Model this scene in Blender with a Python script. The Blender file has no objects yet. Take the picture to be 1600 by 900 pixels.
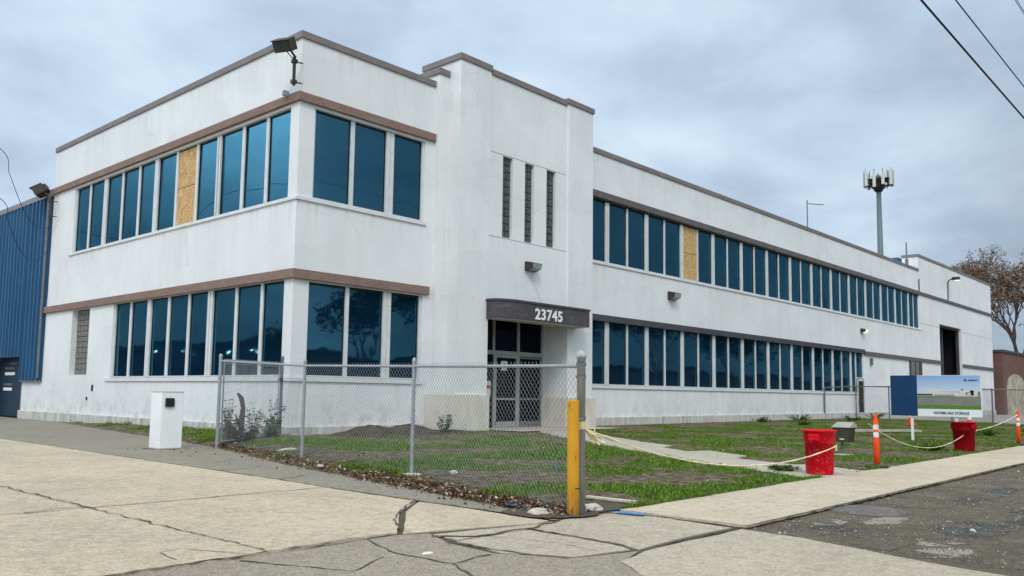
import bpy, bmesh, math, random
from mathutils import Vector, Matrix, noise as mn
random.seed(7)
R = math.radians
S = bpy.context.scene
COL = S.collection

# ------------------------------------------------------------------ camera
cam = bpy.data.objects.new('camera', bpy.data.cameras.new('camera'))
COL.objects.link(cam); S.camera = cam
cam.data.sensor_width = 36; cam.data.lens = 36*1323.6/1600
cam.data.shift_y = 39.0/1600
cam.data.clip_start = .05; cam.data.clip_end = 3000
r_, u_, b_ = Vector((.669957,-.74228,.013337)), Vector((-.07989,-.054223,.995328)), Vector((-.738089,-.667892,-.095628))
cam.matrix_world = Matrix(((r_.x,u_.x,b_.x,-12.828),(r_.y,u_.y,b_.y,-19.569),(r_.z,u_.z,b_.z,1.30),(0,0,0,1)))

# ------------------------------------------------------------------ world
SUN_EL, SUN_ROT = 46, 228      # rotation measured clockwise from +Y (compass style): light comes from behind-left
W = bpy.data.worlds.new('World'); S.world = W; W.use_nodes = True
nt = W.node_tree; nt.nodes.clear()
def N(t, **k):
    n = nt.nodes.new(t)
    for a, b in k.items(): setattr(n, a, b)
    return n
def L(a, b): nt.links.new(a, b)
out = N('ShaderNodeOutputWorld'); bg = N('ShaderNodeBackground'); bg.inputs[1].default_value = .1
L(bg.outputs[0], out.inputs[0])
sky = N('ShaderNodeTexSky', sky_type='NISHITA', sun_disc=False, sun_elevation=R(SUN_EL), sun_rotation=R(SUN_ROT), air_density=1, dust_density=2, ozone_density=2)
tc = N('ShaderNodeTexCoord'); sp = N('ShaderNodeSeparateXYZ'); L(tc.outputs['Generated'], sp.inputs[0])
za = N('ShaderNodeMath', operation='ADD'); L(sp.outputs[2], za.inputs[0]); za.inputs[1].default_value = .22
zm = N('ShaderNodeMath', operation='MAXIMUM'); L(za.outputs[0], zm.inputs[0]); zm.inputs[1].default_value = .06
dx = N('ShaderNodeMath', operation='DIVIDE'); L(sp.outputs[0], dx.inputs[0]); L(zm.outputs[0], dx.inputs[1])
dy = N('ShaderNodeMath', operation='DIVIDE'); L(sp.outputs[1], dy.inputs[0]); L(zm.outputs[0], dy.inputs[1])
cb = N('ShaderNodeCombineXYZ'); L(dx.outputs[0], cb.inputs[0]); L(dy.outputs[0], cb.inputs[1])
n1 = N('ShaderNodeTexNoise'); n1.inputs['Scale'].default_value = 2.9; n1.inputs['Detail'].default_value = 7; n1.inputs['Roughness'].default_value = .55; n1.inputs['Distortion'].default_value = .25
L(cb.outputs[0], n1.inputs['Vector'])
n2 = N('ShaderNodeTexNoise'); n2.inputs['Scale'].default_value = .7; n2.inputs['Detail'].default_value = 2
L(cb.outputs[0], n2.inputs['Vector'])
ns = N('ShaderNodeMath', operation='ADD'); L(n1.outputs[0], ns.inputs[0]); L(n2.outputs[0], ns.inputs[1])
nh = N('ShaderNodeMath', operation='MULTIPLY'); L(ns.outputs[0], nh.inputs[0]); nh.inputs[1].default_value = .5
cr = N('ShaderNodeValToRGB'); L(nh.outputs[0], cr.inputs[0])
e = cr.color_ramp.elements; e[0].position = .39; e[0].color = (.37,.46,.575,1); e[1].position = .63; e[1].color = (.585,.705,.80,1)
m = e.new(.5); m.color = (.465,.58,.71,1)
# overcast sky: brighter towards the zenith, and towards the sun hidden behind the clouds
mr = N('ShaderNodeMapRange'); L(sp.outputs[2], mr.inputs[0])
mr.inputs[1].default_value = .35; mr.inputs[2].default_value = .95; mr.inputs[3].default_value = 12.6; mr.inputs[4].default_value = 20.0
sd = Vector((math.sin(R(SUN_ROT))*math.cos(R(SUN_EL)), math.cos(R(SUN_ROT))*math.cos(R(SUN_EL)), math.sin(R(SUN_EL))))
dt = N('ShaderNodeVectorMath', operation='DOT_PRODUCT'); L(tc.outputs['Generated'], dt.inputs[0]); dt.inputs[1].default_value = sd
mg = N('ShaderNodeMapRange'); L(dt.outputs['Value'], mg.inputs[0]); mg.inputs[1].default_value = .2; mg.inputs[2].default_value = 1; mg.inputs[3].default_value = 1; mg.inputs[4].default_value = 1.9
gl = N('ShaderNodeMath', operation='MULTIPLY'); L(mr.outputs[0], gl.inputs[0]); L(mg.outputs[0], gl.inputs[1])
# sky lobes added for window reflections: brighter north-west, darker near the horizon
def lobe(az, el, lo, hi, amt, src):
    v = (math.sin(R(az))*math.cos(R(el)), math.cos(R(az))*math.cos(R(el)), math.sin(R(el)))
    d = N('ShaderNodeVectorMath', operation='DOT_PRODUCT'); L(tc.outputs['Generated'], d.inputs[0]); d.inputs[1].default_value = v
    q = N('ShaderNodeMapRange', interpolation_type='SMOOTHSTEP'); L(d.outputs['Value'], q.inputs[0]); q.inputs[1].default_value = lo; q.inputs[2].default_value = hi; q.inputs[3].default_value = 1; q.inputs[4].default_value = amt
    k = N('ShaderNodeMath', operation='MULTIPLY'); L(q.outputs[0], k.inputs[0]); L(src, k.inputs[1]); return k.outputs[0]
g1 = lobe(319, 21, .93, .997, 4.4, gl.outputs[0]); g1 = lobe(325, -3, .90, .985, .30, g1); g1 = lobe(30, 20, .78, .99, 1.05, g1); g1 = lobe(112, 2, .74, .96, .30, g1)
tn = N('ShaderNodeMapRange'); L(sp.outputs[2], tn.inputs[0]); tn.inputs[1].default_value = .38; tn.inputs[2].default_value = .7
tm = N('ShaderNodeMixRGB', blend_type='MULTIPLY'); L(tn.outputs[0], tm.inputs[0]); L(cr.outputs[0], tm.inputs[1]); tm.inputs[2].default_value = (1.08,.95,.83,1)
sc = N('ShaderNodeVectorMath', operation='SCALE'); L(tm.outputs[0], sc.inputs[0]); L(g1, sc.inputs['Scale'])
mx = N('ShaderNodeMixRGB'); mx.inputs[0].default_value = .93; L(sky.outputs[0], mx.inputs[1]); L(sc.outputs[0], mx.inputs[2])
L(mx.outputs[0], bg.inputs[0])

sun = bpy.data.objects.new('sun', bpy.data.lights.new('sun', 'SUN')); COL.objects.link(sun)
sun.data.energy = 1.3; sun.data.angle = R(14); sun.data.color = (1,.94,.84)
sun.rotation_euler = sd.to_track_quat('Z', 'Y').to_euler()

S.view_settings.view_transform = 'Standard'; S.view_settings.look = 'None'
S.view_settings.exposure = -0.06; S.view_settings.gamma = 1; S.view_settings.use_curve_mapping = False
S.render.resolution_x = 1024; S.render.resolution_y = 576

# ------------------------------------------------------------------ materials
class G:
    """tiny node-graph helper"""
    def __init__(s, name):
        s.m = bpy.data.materials.new(name); s.m.use_nodes = True; s.t = s.m.node_tree
        s.b = s.t.nodes['Principled BSDF']; s.tc = None; s.b.inputs['Specular IOR Level'].default_value = .22
    def n(s, t, ins=None, **k):
        x = s.t.nodes.new(t)
        for a, b in k.items(): setattr(x, a, b)
        if ins:
            for a, b in ins.items():
                if hasattr(b, 'is_output') or isinstance(b, bpy.types.NodeSocket): s.t.links.new(b, x.inputs[a])
                else: x.inputs[a].default_value = b
        return x
    def pos(s, scale=(1,1,1)):
        g = s.n('ShaderNodeNewGeometry')
        mp = s.n('ShaderNodeMapping', {'Vector': g.outputs['Position'], 'Scale': scale})
        return mp.outputs[0]
    def noise(s, scale, detail=3, rough=.55, vec=(1,1,1), dist=0):
        return s.n('ShaderNodeTexNoise', {'Vector': s.pos(vec), 'Scale': scale, 'Detail': detail, 'Roughness': rough, 'Distortion': dist}).outputs[0]
    def voro(s, scale, vec=(1,1,1), feat='F1', rnd=1):
        return s.n('ShaderNodeTexVoronoi', {'Vector': s.pos(vec), 'Scale': scale, 'Randomness': rnd}, feature=feat)
    def ramp(s, fac, stops):
        r = s.n('ShaderNodeValToRGB', {'Fac': fac}); e = r.color_ramp.elements
        while len(e) < len(stops): e.new(.5)
        for q, (p, c) in zip(e, stops):
            q.position = p; q.color = (c, c, c, 1) if isinstance(c, (int, float)) else (*c, 1)
        return r.outputs[0]
    def mix(s, f, a, b, mode='MIX'):
        x = s.n('ShaderNodeMixRGB', blend_type=mode)
        for i, v in enumerate((f, a, b)):
            if isinstance(v, bpy.types.NodeSocket): s.t.links.new(v, x.inputs[i])
            else: x.inputs[i].default_value = v if i == 0 else (*v, 1)
        return x.outputs[0]
    def col(s, c):
        if isinstance(c, bpy.types.NodeSocket): s.t.links.new(c, s.b.inputs['Base Color'])
        else: s.b.inputs['Base Color'].default_value = (*c, 1)
        return s
    def set(s, **k):
        for a, b in k.items():
            i = s.b.inputs[a.replace('_', ' ')]
            if isinstance(b, bpy.types.NodeSocket): s.t.links.new(b, i)
            else: i.default_value = b
        return s
    def bump(s, h, strength=.3, dist=.02):
        x = s.n('ShaderNodeBump', {'Height': h, 'Strength': strength, 'Distance': dist})
        s.t.links.new(x.outputs[0], s.b.inputs['Normal']); return s

def simple(name, c, rough=.6, metal=0, var=.25, scale=6, bump=.1, vec=(1,1,1)):
    g = G(name); n = g.noise(scale, 5, .6, vec)
    k = [max(0, x*(1-var)) for x in c]; h = [min(1, x*(1+var)) for x in c]
    g.col(g.ramp(n, [(.3, tuple(k)), (.7, tuple(h))])).set(Roughness=rough, Metallic=metal)
    if bump: g.bump(g.noise(scale*8, 3, .6, vec), bump, .004)
    return g.m

MT = {}
# white painted stucco, rain-streaked
g = G('white_stucco')
st = g.noise(1.0, 5, .65, (1.5, 1.5, .12)); bl = g.noise(.55, 4, .6); fine = g.noise(9, 4, .6)
c = g.ramp(bl, [(.3, (.69,.70,.70)), (.7, (.77,.78,.78))])
c = g.mix(g.ramp(st, [(.45, 0), (.8, .38)]), c, (.56,.565,.55))
drip = g.ramp(g.noise(1.0, 2, .5, (6, 6, .22)), [(.70, 0), (.78, .35)])
c = g.mix(drip, c, (.48,.47,.45))
c = g.mix(g.ramp(fine, [(.45, 0), (.8, .25)]), c, (.55,.56,.55))
sp_ = g.ramp(g.noise(2.2, 5, .75, (1, 1, 1.3)), [(.66, 0), (.72, .5)])
c = g.mix(sp_, c, (.60,.59,.56))
zc = g.n('ShaderNodeSeparateXYZ', {0: g.pos()}).outputs[2]
def zmask(z0, z1): return g.n('ShaderNodeMapRange', {0: zc, 1: z0, 2: z1}).outputs[0]
run = g.noise(1.0, 3, .7, (5, 5, .10)); runs = g.ramp(run, [(.54, 0), (.62, 1)])
for top, ln in ((6.5, 1.0), (1.56, .7), (11.0, .9), (12.0, .9), (4.33, .25)):
    mk = g.ramp(g.n('ShaderNodeMapRange', {0: zc, 1: top-ln, 2: top+.06}).outputs[0], [(0, 0), (.93, .24), (.96, 0)])
    c = g.mix(g.mix(1, mk, runs, 'MULTIPLY'), c, (.40,.375,.34))
spl_ = g.ramp(g.noise(2.6, 6, .8, (1, 1, .8)), [(.46, 0), (.62, 1)])
c = g.mix(g.mix(1, g.ramp(zmask(.3, 1.3), [(0, .6), (1, 0)]), spl_, 'MULTIPLY'), c, (.38,.345,.30))
ptch = g.ramp(g.noise(.22, 2, .4, (1, 1, 1.8)), [(.52, 0), (.53, .22)]); c = g.mix(ptch, c, (.84,.85,.85))
hair = g.n('ShaderNodeTexVoronoi', {'Vector': g.n('ShaderNodeVectorMath', {0: g.pos(), 1: (0,0,0)}, operation='ADD').outputs[0], 'Scale': .42}, feature='DISTANCE_TO_EDGE').outputs[0]
c = g.mix(g.mix(1, g.ramp(hair, [(0, .28), (.006, 0)]), g.ramp(g.noise(.35, 2), [(.52, 0), (.56, 1)]), 'MULTIPLY'), c, (.35,.34,.32))
g.col(c).set(Roughness=.85).bump(g.noise(60, 4, .6), .25, .004); MT['white'] = g.m
g = G('plinth_paint'); c = g.ramp(g.noise(1, 5, .7, (5, 5, .8)), [(.35, (.62,.61,.57)), (.55, (.47,.455,.42)), (.72, (.27,.25,.22))])
g.col(c).set(Roughness=.9).bump(g.noise(30, 4, .6), .4, .006); MT['plinth'] = g.m
g = G('cream_paint'); c = g.ramp(g.noise(1, 5, .7, (3, 3, 1.2)), [(.35, (.70,.66,.58)), (.6, (.60,.56,.49)), (.8, (.42,.39,.34))])
g.col(c).set(Roughness=.9).bump(g.noise(40, 4, .6), .3, .004); MT['cream'] = g.m
def band(name, a, b, c3):
    g = G(name); c = g.mix(g.ramp(g.voro(38).outputs['Distance'], [(.1, 0), (.6, 1)]), a, b)
    c = g.mix(g.ramp(g.noise(1, 4, .7, (1.6, 1.6, 5)), [(.5, 0), (.7, .8)]), c, c3)
    c = g.mix(g.ramp(g.noise(1, 3, .6, (9, 9, 1.5)), [(.6, 0), (.7, .6)]), c, tuple(x*.55 for x in a))
    g.col(c).set(Roughness=.9).bump(g.noise(50, 4, .7), .5, .006); return g.m
MT['band'] = band('red_brown_stone', (.34,.235,.195), (.20,.13,.105), (.27,.22,.19))
MT['bandgrey'] = band('grey_stone', (.165,.15,.15), (.11,.10,.105), (.21,.175,.16))
MT['banddark'] = band('dark_grey_stone', (.085,.09,.105), (.06,.062,.075), (.11,.105,.11))
MT['canopy'] = band('canopy_stone', (.095,.088,.094), (.07,.065,.072), (.125,.115,.115))
MT['coping'] = simple('coping_metal', (.20,.175,.168), .6, 0, .14, 1.5)
MT['frame'] = simple('window_aluminium', (.62,.635,.63), .5, 0, .10, 3, .05)
MT['frameL'] = simple('window_frame_weathered', (.50,.50,.485), .55, 0, .3, 5, .05)
MT['sillwhite'] = simple('painted_sill', (.66,.675,.68), .6, 0, .09, 2.5, .1)
MT['doorframe'] = simple('door_aluminium', (.33,.335,.32), .5, .1, .15, 3, .05)
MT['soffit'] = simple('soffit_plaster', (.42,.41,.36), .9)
MT['dark'] = simple('dark_interior', (.012,.012,.014), .9)
MT['interior'] = simple('interior_grey', (.07,.07,.075), .9)
MT['black'] = simple('black_metal', (.022,.021,.02), .5, 0, .3)
MT['bronze'] = simple('bronze_lamp_housing', (.055,.045,.038), .5, 0, .3)
MT['lens'] = simple('lamp_lens', (.32,.34,.34), .25)
MT['galv'] = simple('galvanized_steel', (.31,.335,.35), .5, .2, .2, 18, .15)
MT['galvdark'] = simple('weathered_galvanized', (.17,.18,.19), .55, .4, .3, 14, .15)
MT['timberpost'] = simple('grey_post', (.42,.43,.43), .7, .2, .25, 5, .3, (6, 6, .6))
g = G('lamp_glow'); g.set(**{'Base_Color': (1,.9,.7,1), 'Emission_Color': (1,.86,.62,1), 'Emission_Strength': 1.1}); MT['glow'] = g.m
MT['floodlens'] = simple('dark_flood_glass', (.05,.055,.05), .3)
# tinted reflective glass
def glassmat(name, tint, deep, ior=2.1, amt=1.0):
    g = G(name); t = g.t; isl = g.n('ShaderNodeNewGeometry').outputs['Random Per Island']
    t.nodes.remove(g.b)
    lw = g.n('ShaderNodeFresnel', {'IOR': ior})
    mul = g.n('ShaderNodeMath', {0: lw.outputs[0], 1: amt}, operation='MULTIPLY'); mul.use_clamp = True
    bm_ = g.n('ShaderNodeBump', {'Height': g.noise(.9, 2, .5), 'Strength': .35, 'Distance': .014})
    gl_ = g.n('ShaderNodeBsdfGlossy', {'Color': (*tint, 1), 'Roughness': .025, 'Normal': bm_.outputs[0]})
    dp = g.ramp(g.noise(.5, 3, .6), [(.3, tuple(x*.7 for x in deep)), (.7, tuple(x*1.3 for x in deep))]); dp = g.mix(g.ramp(isl, [(0, .35), (.5, 0), (1, 0)]), dp, tuple(x*2.2 for x in deep)); dp = g.mix(g.ramp(isl, [(.6, 0), (1, .7)]), dp, tuple(x*.3 for x in deep))
    df = g.n('ShaderNodeBsdfDiffuse', {'Color': dp})
    ms = g.n('ShaderNodeMixShader', {0: mul.outputs[0], 1: df.outputs[0], 2: gl_.outputs[0]})
    o = t.nodes['Material Output']; t.links.new(ms.outputs[0], o.inputs[0]); return g.m
MT['glass'] = glassmat('blue_tinted_glass', (.21,.61,.80), (.002,.015,.036), 2.3, 1.4)
MT['doorglass'] = glassmat('dark_door_glass', (.20,.28,.42), (.003,.004,.008), 1.5, .6)
# glass block
g = G('glass_block'); bt = g.n('ShaderNodeTexNoise', {'Vector': g.pos(), 'Scale': 14.0, 'Detail': 2.0}).outputs[0]
g.col(g.ramp(bt, [(.35, (.05,.06,.055)), (.65, (.12,.135,.125))])).set(Roughness=.22).bump(g.noise(30, 2, .5), .5, .01); MT['block'] = g.m
MT['blocklight'] = simple('pale_glass_block', (.17,.168,.15), .45, 0, .3, 9, .3)
MT['mortar'] = simple('block_mortar', (.03,.03,.03), .9)
MT['mortarlight'] = simple('pale_block_mortar', (.10,.10,.09), .9)
# strand board
g = G('strand_board'); v = g.voro(1, (55, 55, 22))
c = g.ramp(v.outputs['Color'], [(0, (.30,.16,.055)), (.35, (.50,.30,.12)), (.7, (.66,.45,.21)), (1, (.74,.56,.32))])
c = g.mix(g.ramp(g.noise(1, 3, .6, (14, 14, 5)), [(.55, 0), (.68, .75)]), c, (.22,.10,.03))
g.col(c).set(Roughness=.8).bump(v.outputs['Distance'], .4, .004); MT['osb'] = g.m
# blue cladding
g = G('blue_cladding'); c = g.ramp(g.noise(.7, 4, .6, (1, 2, .25)), [(.3, (.022,.085,.18)), (.7, (.036,.125,.25))])
g.col(c).set(Roughness=.45, Metallic=.1).bump(g.noise(20, 3), .08, .004); MT['blue'] = g.m
MT['bluedoor'] = simple('dark_blue_door_paint', (.013,.035,.06), .4, 0, .25, 2, .05)
MT['bluetrim'] = simple('grey_roof_trim', (.21,.21,.215), .5)
# grounds
def ground(name, a, b, c3, sc=1.0, spk=.35, bump=.5, rough=.92, dirt=(.2,.185,.16), dr=(.56, .74)):
    g = G(name); c = g.ramp(g.noise(.45*sc, 6, .65, (1, 1, 1), .4), [(.3, a), (.7, b)])
    c = g.mix(g.ramp(g.noise(1.3*sc, 6, .72, (1, .7, 1), .6), [(dr[0], 0), (dr[1], .65)]), c, dirt)
    vz = g.voro(75*sc).outputs['Color']
    c = g.mix(spk, c, g.ramp(vz, [(.1, tuple(x*.45 for x in c3)), (.5, c3), (.95, tuple(min(1, x*1.7) for x in c3))]))
    mid = g.noise(7*sc, 5, .8); c = g.mix(g.ramp(mid, [(.36, .45), (.5, 0)]), c, tuple(x*.62 for x in a)); c = g.mix(g.ramp(mid, [(.55, 0), (.72, .4)]), c, tuple(min(1, x*1.35) for x in b))
    f = g.noise(28*sc, 5, .75); c = g.mix(g.ramp(f, [(.35, .35), (.5, 0)]), c, tuple(x*.4 for x in a))
    g.col(c).set(Roughness=rough).bump(g.noise(45*sc, 5, .75), bump, .012); return g
MT['concrete'] = ground('warm_concrete', (.40,.345,.26), (.60,.505,.37), (.45,.38,.28), 1, .35, .45, dirt=(.29,.25,.195), dr=(.47,.72)).m
MT['sidewalk'] = ground('sidewalk_concrete', (.45,.39,.295), (.585,.505,.385), (.46,.395,.30), 1, .25, .3, dirt=(.33,.28,.215), dr=(.5,.74)).m
MT['apron'] = ground('worn_concrete', (.37,.325,.25), (.49,.43,.335), (.41,.36,.275), 1, .35, .5, dirt=(.24,.225,.2)).m
MT['pathmat'] = ground('path_concrete', (.37,.335,.28), (.47,.43,.36), (.38,.345,.28), 1, .25, .3).m
MT['stripmat'] = ground('pale_asphalt', (.20,.182,.15), (.31,.28,.23), (.25,.225,.18), 1.0, .5, .6, dirt=(.15,.14,.125)).m
MT['patchmat'] = ground('worn_asphalt', (.26,.228,.18), (.39,.342,.27), (.33,.285,.222), 1.2, .6, .9, dirt=(.15,.14,.12)).m
MT['lotmat'] = ground('lot_asphalt', (.25,.24,.22), (.32,.305,.28), (.28,.265,.24), 1, .3, .4).m
g = ground('broken_asphalt', (.06,.049,.035), (.21,.18,.138), (.16,.135,.10), 1.0, .5, 1.0, dirt=(.035,.032,.027), dr=(.47, .56))
basec = g.b.inputs['Base Color'].links[0].from_socket
pa = g.n('ShaderNodeAttribute', attribute_name='pale').outputs['Fac']; pz = g.n('ShaderNodeMath', {0: pa, 1: g.noise(3.2, 6, .85)}, operation='ADD').outputs[0]
basec = g.mix(g.ramp(pz, [(.98, 0), (1.04, .85)]), basec, g.ramp(g.noise(9, 5, .8), [(.3, (.20,.185,.15)), (.7, (.40,.37,.31))]))
wa_ = g.n('ShaderNodeAttribute', attribute_name='wet').outputs['Fac']; wz = g.n('ShaderNodeMath', {0: wa_, 1: g.noise(2.2, 5, .8)}, operation='ADD').outputs[0]
basec = g.mix(g.ramp(wz, [(.80, 0), (.98, .8)]), basec, (.022,.021,.019)); g.col(basec)
wet = g.ramp(wz, [(.80, .93), (1.0, .5), (1.15, .12)]); g.set(Roughness=wet, Specular_IOR_Level=.2); MT['street'] = g.m; STREET_G = g
MT['crack'] = simple('crack_dirt', (.085,.075,.052), .95, 0, .45, 20, .5)
MT['water'] = simple('puddle_water', (.05,.052,.055), .06, 0, .1, 2, 0)
MT['base'] = ground('bare_ground', (.13,.115,.09), (.2,.18,.14), (.17,.15,.12), 1, .4, .8).m
# lawn soil: dirt / short turf by attribute
g = G('lawn_soil'); at = g.n('ShaderNodeAttribute', attribute_name='turf').outputs['Fac']
nz = g.noise(3.5, 6, .75)
s2 = g.n('ShaderNodeMath', {0: at, 1: nz}, operation='ADD').outputs[0]
dirt = g.ramp(g.noise(5, 6, .82), [(.34, (.03,.021,.013)), (.46, (.085,.062,.04)), (.56, (.19,.15,.10)), (.68, (.34,.29,.21))])
turf = g.ramp(g.noise(6, 6, .85), [(.34, (.018,.028,.005)), (.5, (.05,.09,.010)), (.66, (.13,.15,.03))])
c = g.mix(g.ramp(s2, [(.86, 0), (1.06, 1)]), dirt, turf)
g.col(c).set(Roughness=.97).bump(g.noise(22, 6, .8), 1, .03); MT['soil'] = g.m
def rnd_col(name, stops, rough=.8, trans=0, sc=3):
    g = G(name); v = g.voro(sc).outputs['Color']; gi = g.n('ShaderNodeNewGeometry').outputs['Random Per Island']
    c = g.ramp(gi, stops); c = g.mix(g.ramp(g.noise(sc, 4, .7), [(.36, .55), (.5, 0)]), c, tuple(x*.45 for x in stops[1][1])); g.col(c).set(Roughness=rough, Specular_IOR_Level=.06); return g.m
MT['grass'] = rnd_col('grass_blades', [(0, (.045,.10,.009)), (.4, (.09,.19,.016)), (.75, (.15,.27,.03)), (.93, (.23,.27,.055)), (1, (.33,.28,.13))])
MT['litter'] = rnd_col('dead_leaves', [(0, (.04,.026,.017)), (.45, (.10,.06,.036)), (.7, (.19,.11,.065)), (.88, (.34,.25,.18)), (1, (.60,.55,.49))])
MT['weed'] = rnd_col('weed_leaves', [(0, (.025,.018,.010)), (.4, (.045,.032,.016)), (.7, (.04,.055,.015)), (1, (.09,.065,.035))])
MT['weedgreen'] = rnd_col('bush_leaves', [(0, (.03,.07,.014)), (.6, (.06,.12,.025)), (1, (.11,.15,.05))])
MT['leafbrown'] = rnd_col('autumn_leaves', [(0, (.10,.065,.04)), (.5, (.19,.125,.08)), (1, (.32,.22,.15))])
MT['leafdark'] = rnd_col('dark_leaves', [(0, (.02,.028,.012)), (.6, (.045,.05,.022)), (1, (.08,.07,.035))])
MT['bark'] = simple('bark', (.13,.10,.085), .95, 0, .4, 4, .6)
MT['stalk'] = simple('dead_stalk', (.06,.03,.018), .95)
MT['mound'] = simple('dirt_mound', (.06,.048,.036), .97, 0, .8, 4, 1.0)
# props
g = G('yellow_paint'); c = g.ramp(g.noise(3, 3), [(.3, (.50,.245,.018)), (.7, (.58,.295,.03))])
c = g.mix(g.ramp(g.noise(1, 5, .8, (16, 16, 4)), [(.60, 0), (.62, 1)]), c, (.10,.022,.012))
zz = g.n('ShaderNodeSeparateXYZ', {0: g.pos()}).outputs[2]
low = g.ramp(g.n('ShaderNodeMath', {0: zz, 1: g.noise(9, 4, .7)}, operation='SUBTRACT').outputs[0], [(-.0, 1), (.0, 1)])
lo = g.n('ShaderNodeMath', {0: zz, 1: g.noise(1, 4, .7, (30, 30, 3))}, operation='SUBTRACT').outputs[0]
c = g.mix(g.ramp(lo, [(0, 0), (.001, 0)]), c, (.20,.135,.06))
zl = g.ramp(zz, [(.0, .9), (.10, .5), (.42, .0)]); c = g.mix(g.mix(1, zl, g.ramp(g.noise(1, 5, .8, (22, 22, 2.2)), [(.42, 0), (.56, 1)]), 'MULTIPLY'), c, (.16,.075,.03))
g.col(c).set(Roughness=.6, Specular_IOR_Level=.08).bump(g.noise(25, 4), .25, .004); MT['yellow'] = g.m
def scuffed(name, c1, c2, rough=.45, th=.61):
    g = G(name); c = g.ramp(g.noise(4, 4), [(.3, c1), (.7, tuple(x*1.2 for x in c1))])
    c = g.mix(g.ramp(g.noise(24, 5, .8), [(th-.03, 0), (th+.03, .8)]), c, c2)
    c = g.mix(g.ramp(g.noise(3, 5, .8, (1, 1, 2)), [(.6, 0), (.75, .35)]), c, tuple(x*.4 for x in c1))
    g.col(c).set(Roughness=rough, Specular_IOR_Level=.1).bump(g.noise(20, 3), .15, .004); return g.m
MT['red'] = scuffed('red_plastic', (.60,.004,.014), (.62,.25,.25))
MT['reddark'] = scuffed('dull_red_plastic', (.30,.004,.010), (.42,.12,.12), .5, .65)
MT['orange'] = scuffed('orange_plastic', (.88,.07,.016), (.85,.5,.08), .5, .63)
MT['reflect'] = simple('reflective_sleeve', (.72,.74,.76), .35)
MT['rubber'] = simple('black_rubber', (.03,.032,.035), .7)
MT['whitepaint'] = simple('white_paint', (.80,.81,.81), .55, 0, .05, 3, .08)
MT['olive'] = simple('olive_metal', (.055,.048,.032), .5, .1, .25, 3, .05)
MT['olivetop'] = simple('grey_metal_top', (.34,.34,.31), .5, .1, .12, 3, .05)
MT['tape'] = simple('cream_tape', (.78,.68,.42), .5, 0, .2, 8)
MT['blueflag'] = simple('blue_marker', (.03,.22,.55), .6)
MT['wood'] = simple('bleached_plank', (.62,.54,.43), .8, 0, .2, 4, .2, (1, 8, 8))
MT['greywood'] = simple('grey_plank', (.40,.37,.32), .85, 0, .2, 4, .2)
MT['iron'] = simple('manhole_iron', (.155,.135,.13), .6, .3, .3, 12, .4)
MT['stone'] = simple('broken_concrete', (.5,.46,.4), .95, 0, .25, 6, .6)
MT['cable'] = simple('black_cable', (.012,.012,.013), .6)
MT['towersteel'] = simple('monopole_steel', (.12,.16,.17), .55, .3, .1, .3, 0)
MT['antenna'] = simple('antenna_cover', (.55,.55,.52), .5, 0, .05)
MT['utilpole'] = simple('utility_pole_wood', (.11,.085,.065), .95)
MT['letter'] = simple('white_lettering', (.80,.80,.79), .5, 0, .03)
MT['paper'] = simple('paper_notice', (.70,.70,.66), .8)
MT['signblue'] = simple('sign_navy', (.010,.048,.125), .8, 0, .1, 3, 0)
MT['signsky'] = None
g = G('brick_wall'); br = g.n('ShaderNodeTexBrick', {'Vector': g.n('ShaderNodeMapping', {'Vector': g.n('ShaderNodeNewGeometry').outputs['Position'], 'Rotation': (R(90), 0, 0)}).outputs[0], 'Scale': 1.0, 'Color1': (.16,.05,.035,1), 'Color2': (.10,.035,.028,1), 'Mortar': (.2,.17,.15,1), 'Mortar Size': .012, 'Brick Width': .22, 'Row Height': .075})
c = g.mix(g.ramp(g.noise(1.1, 6, .8), [(.55, 0), (.68, .6)]), br.outputs[0], (.24,.19,.15))
g.col(c).set(Roughness=.95); MT['brick'] = g.m
MT['whitewash'] = simple('worn_whitewash', (.40,.36,.29), .95, 0, .45, 1.5, .4)

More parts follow.
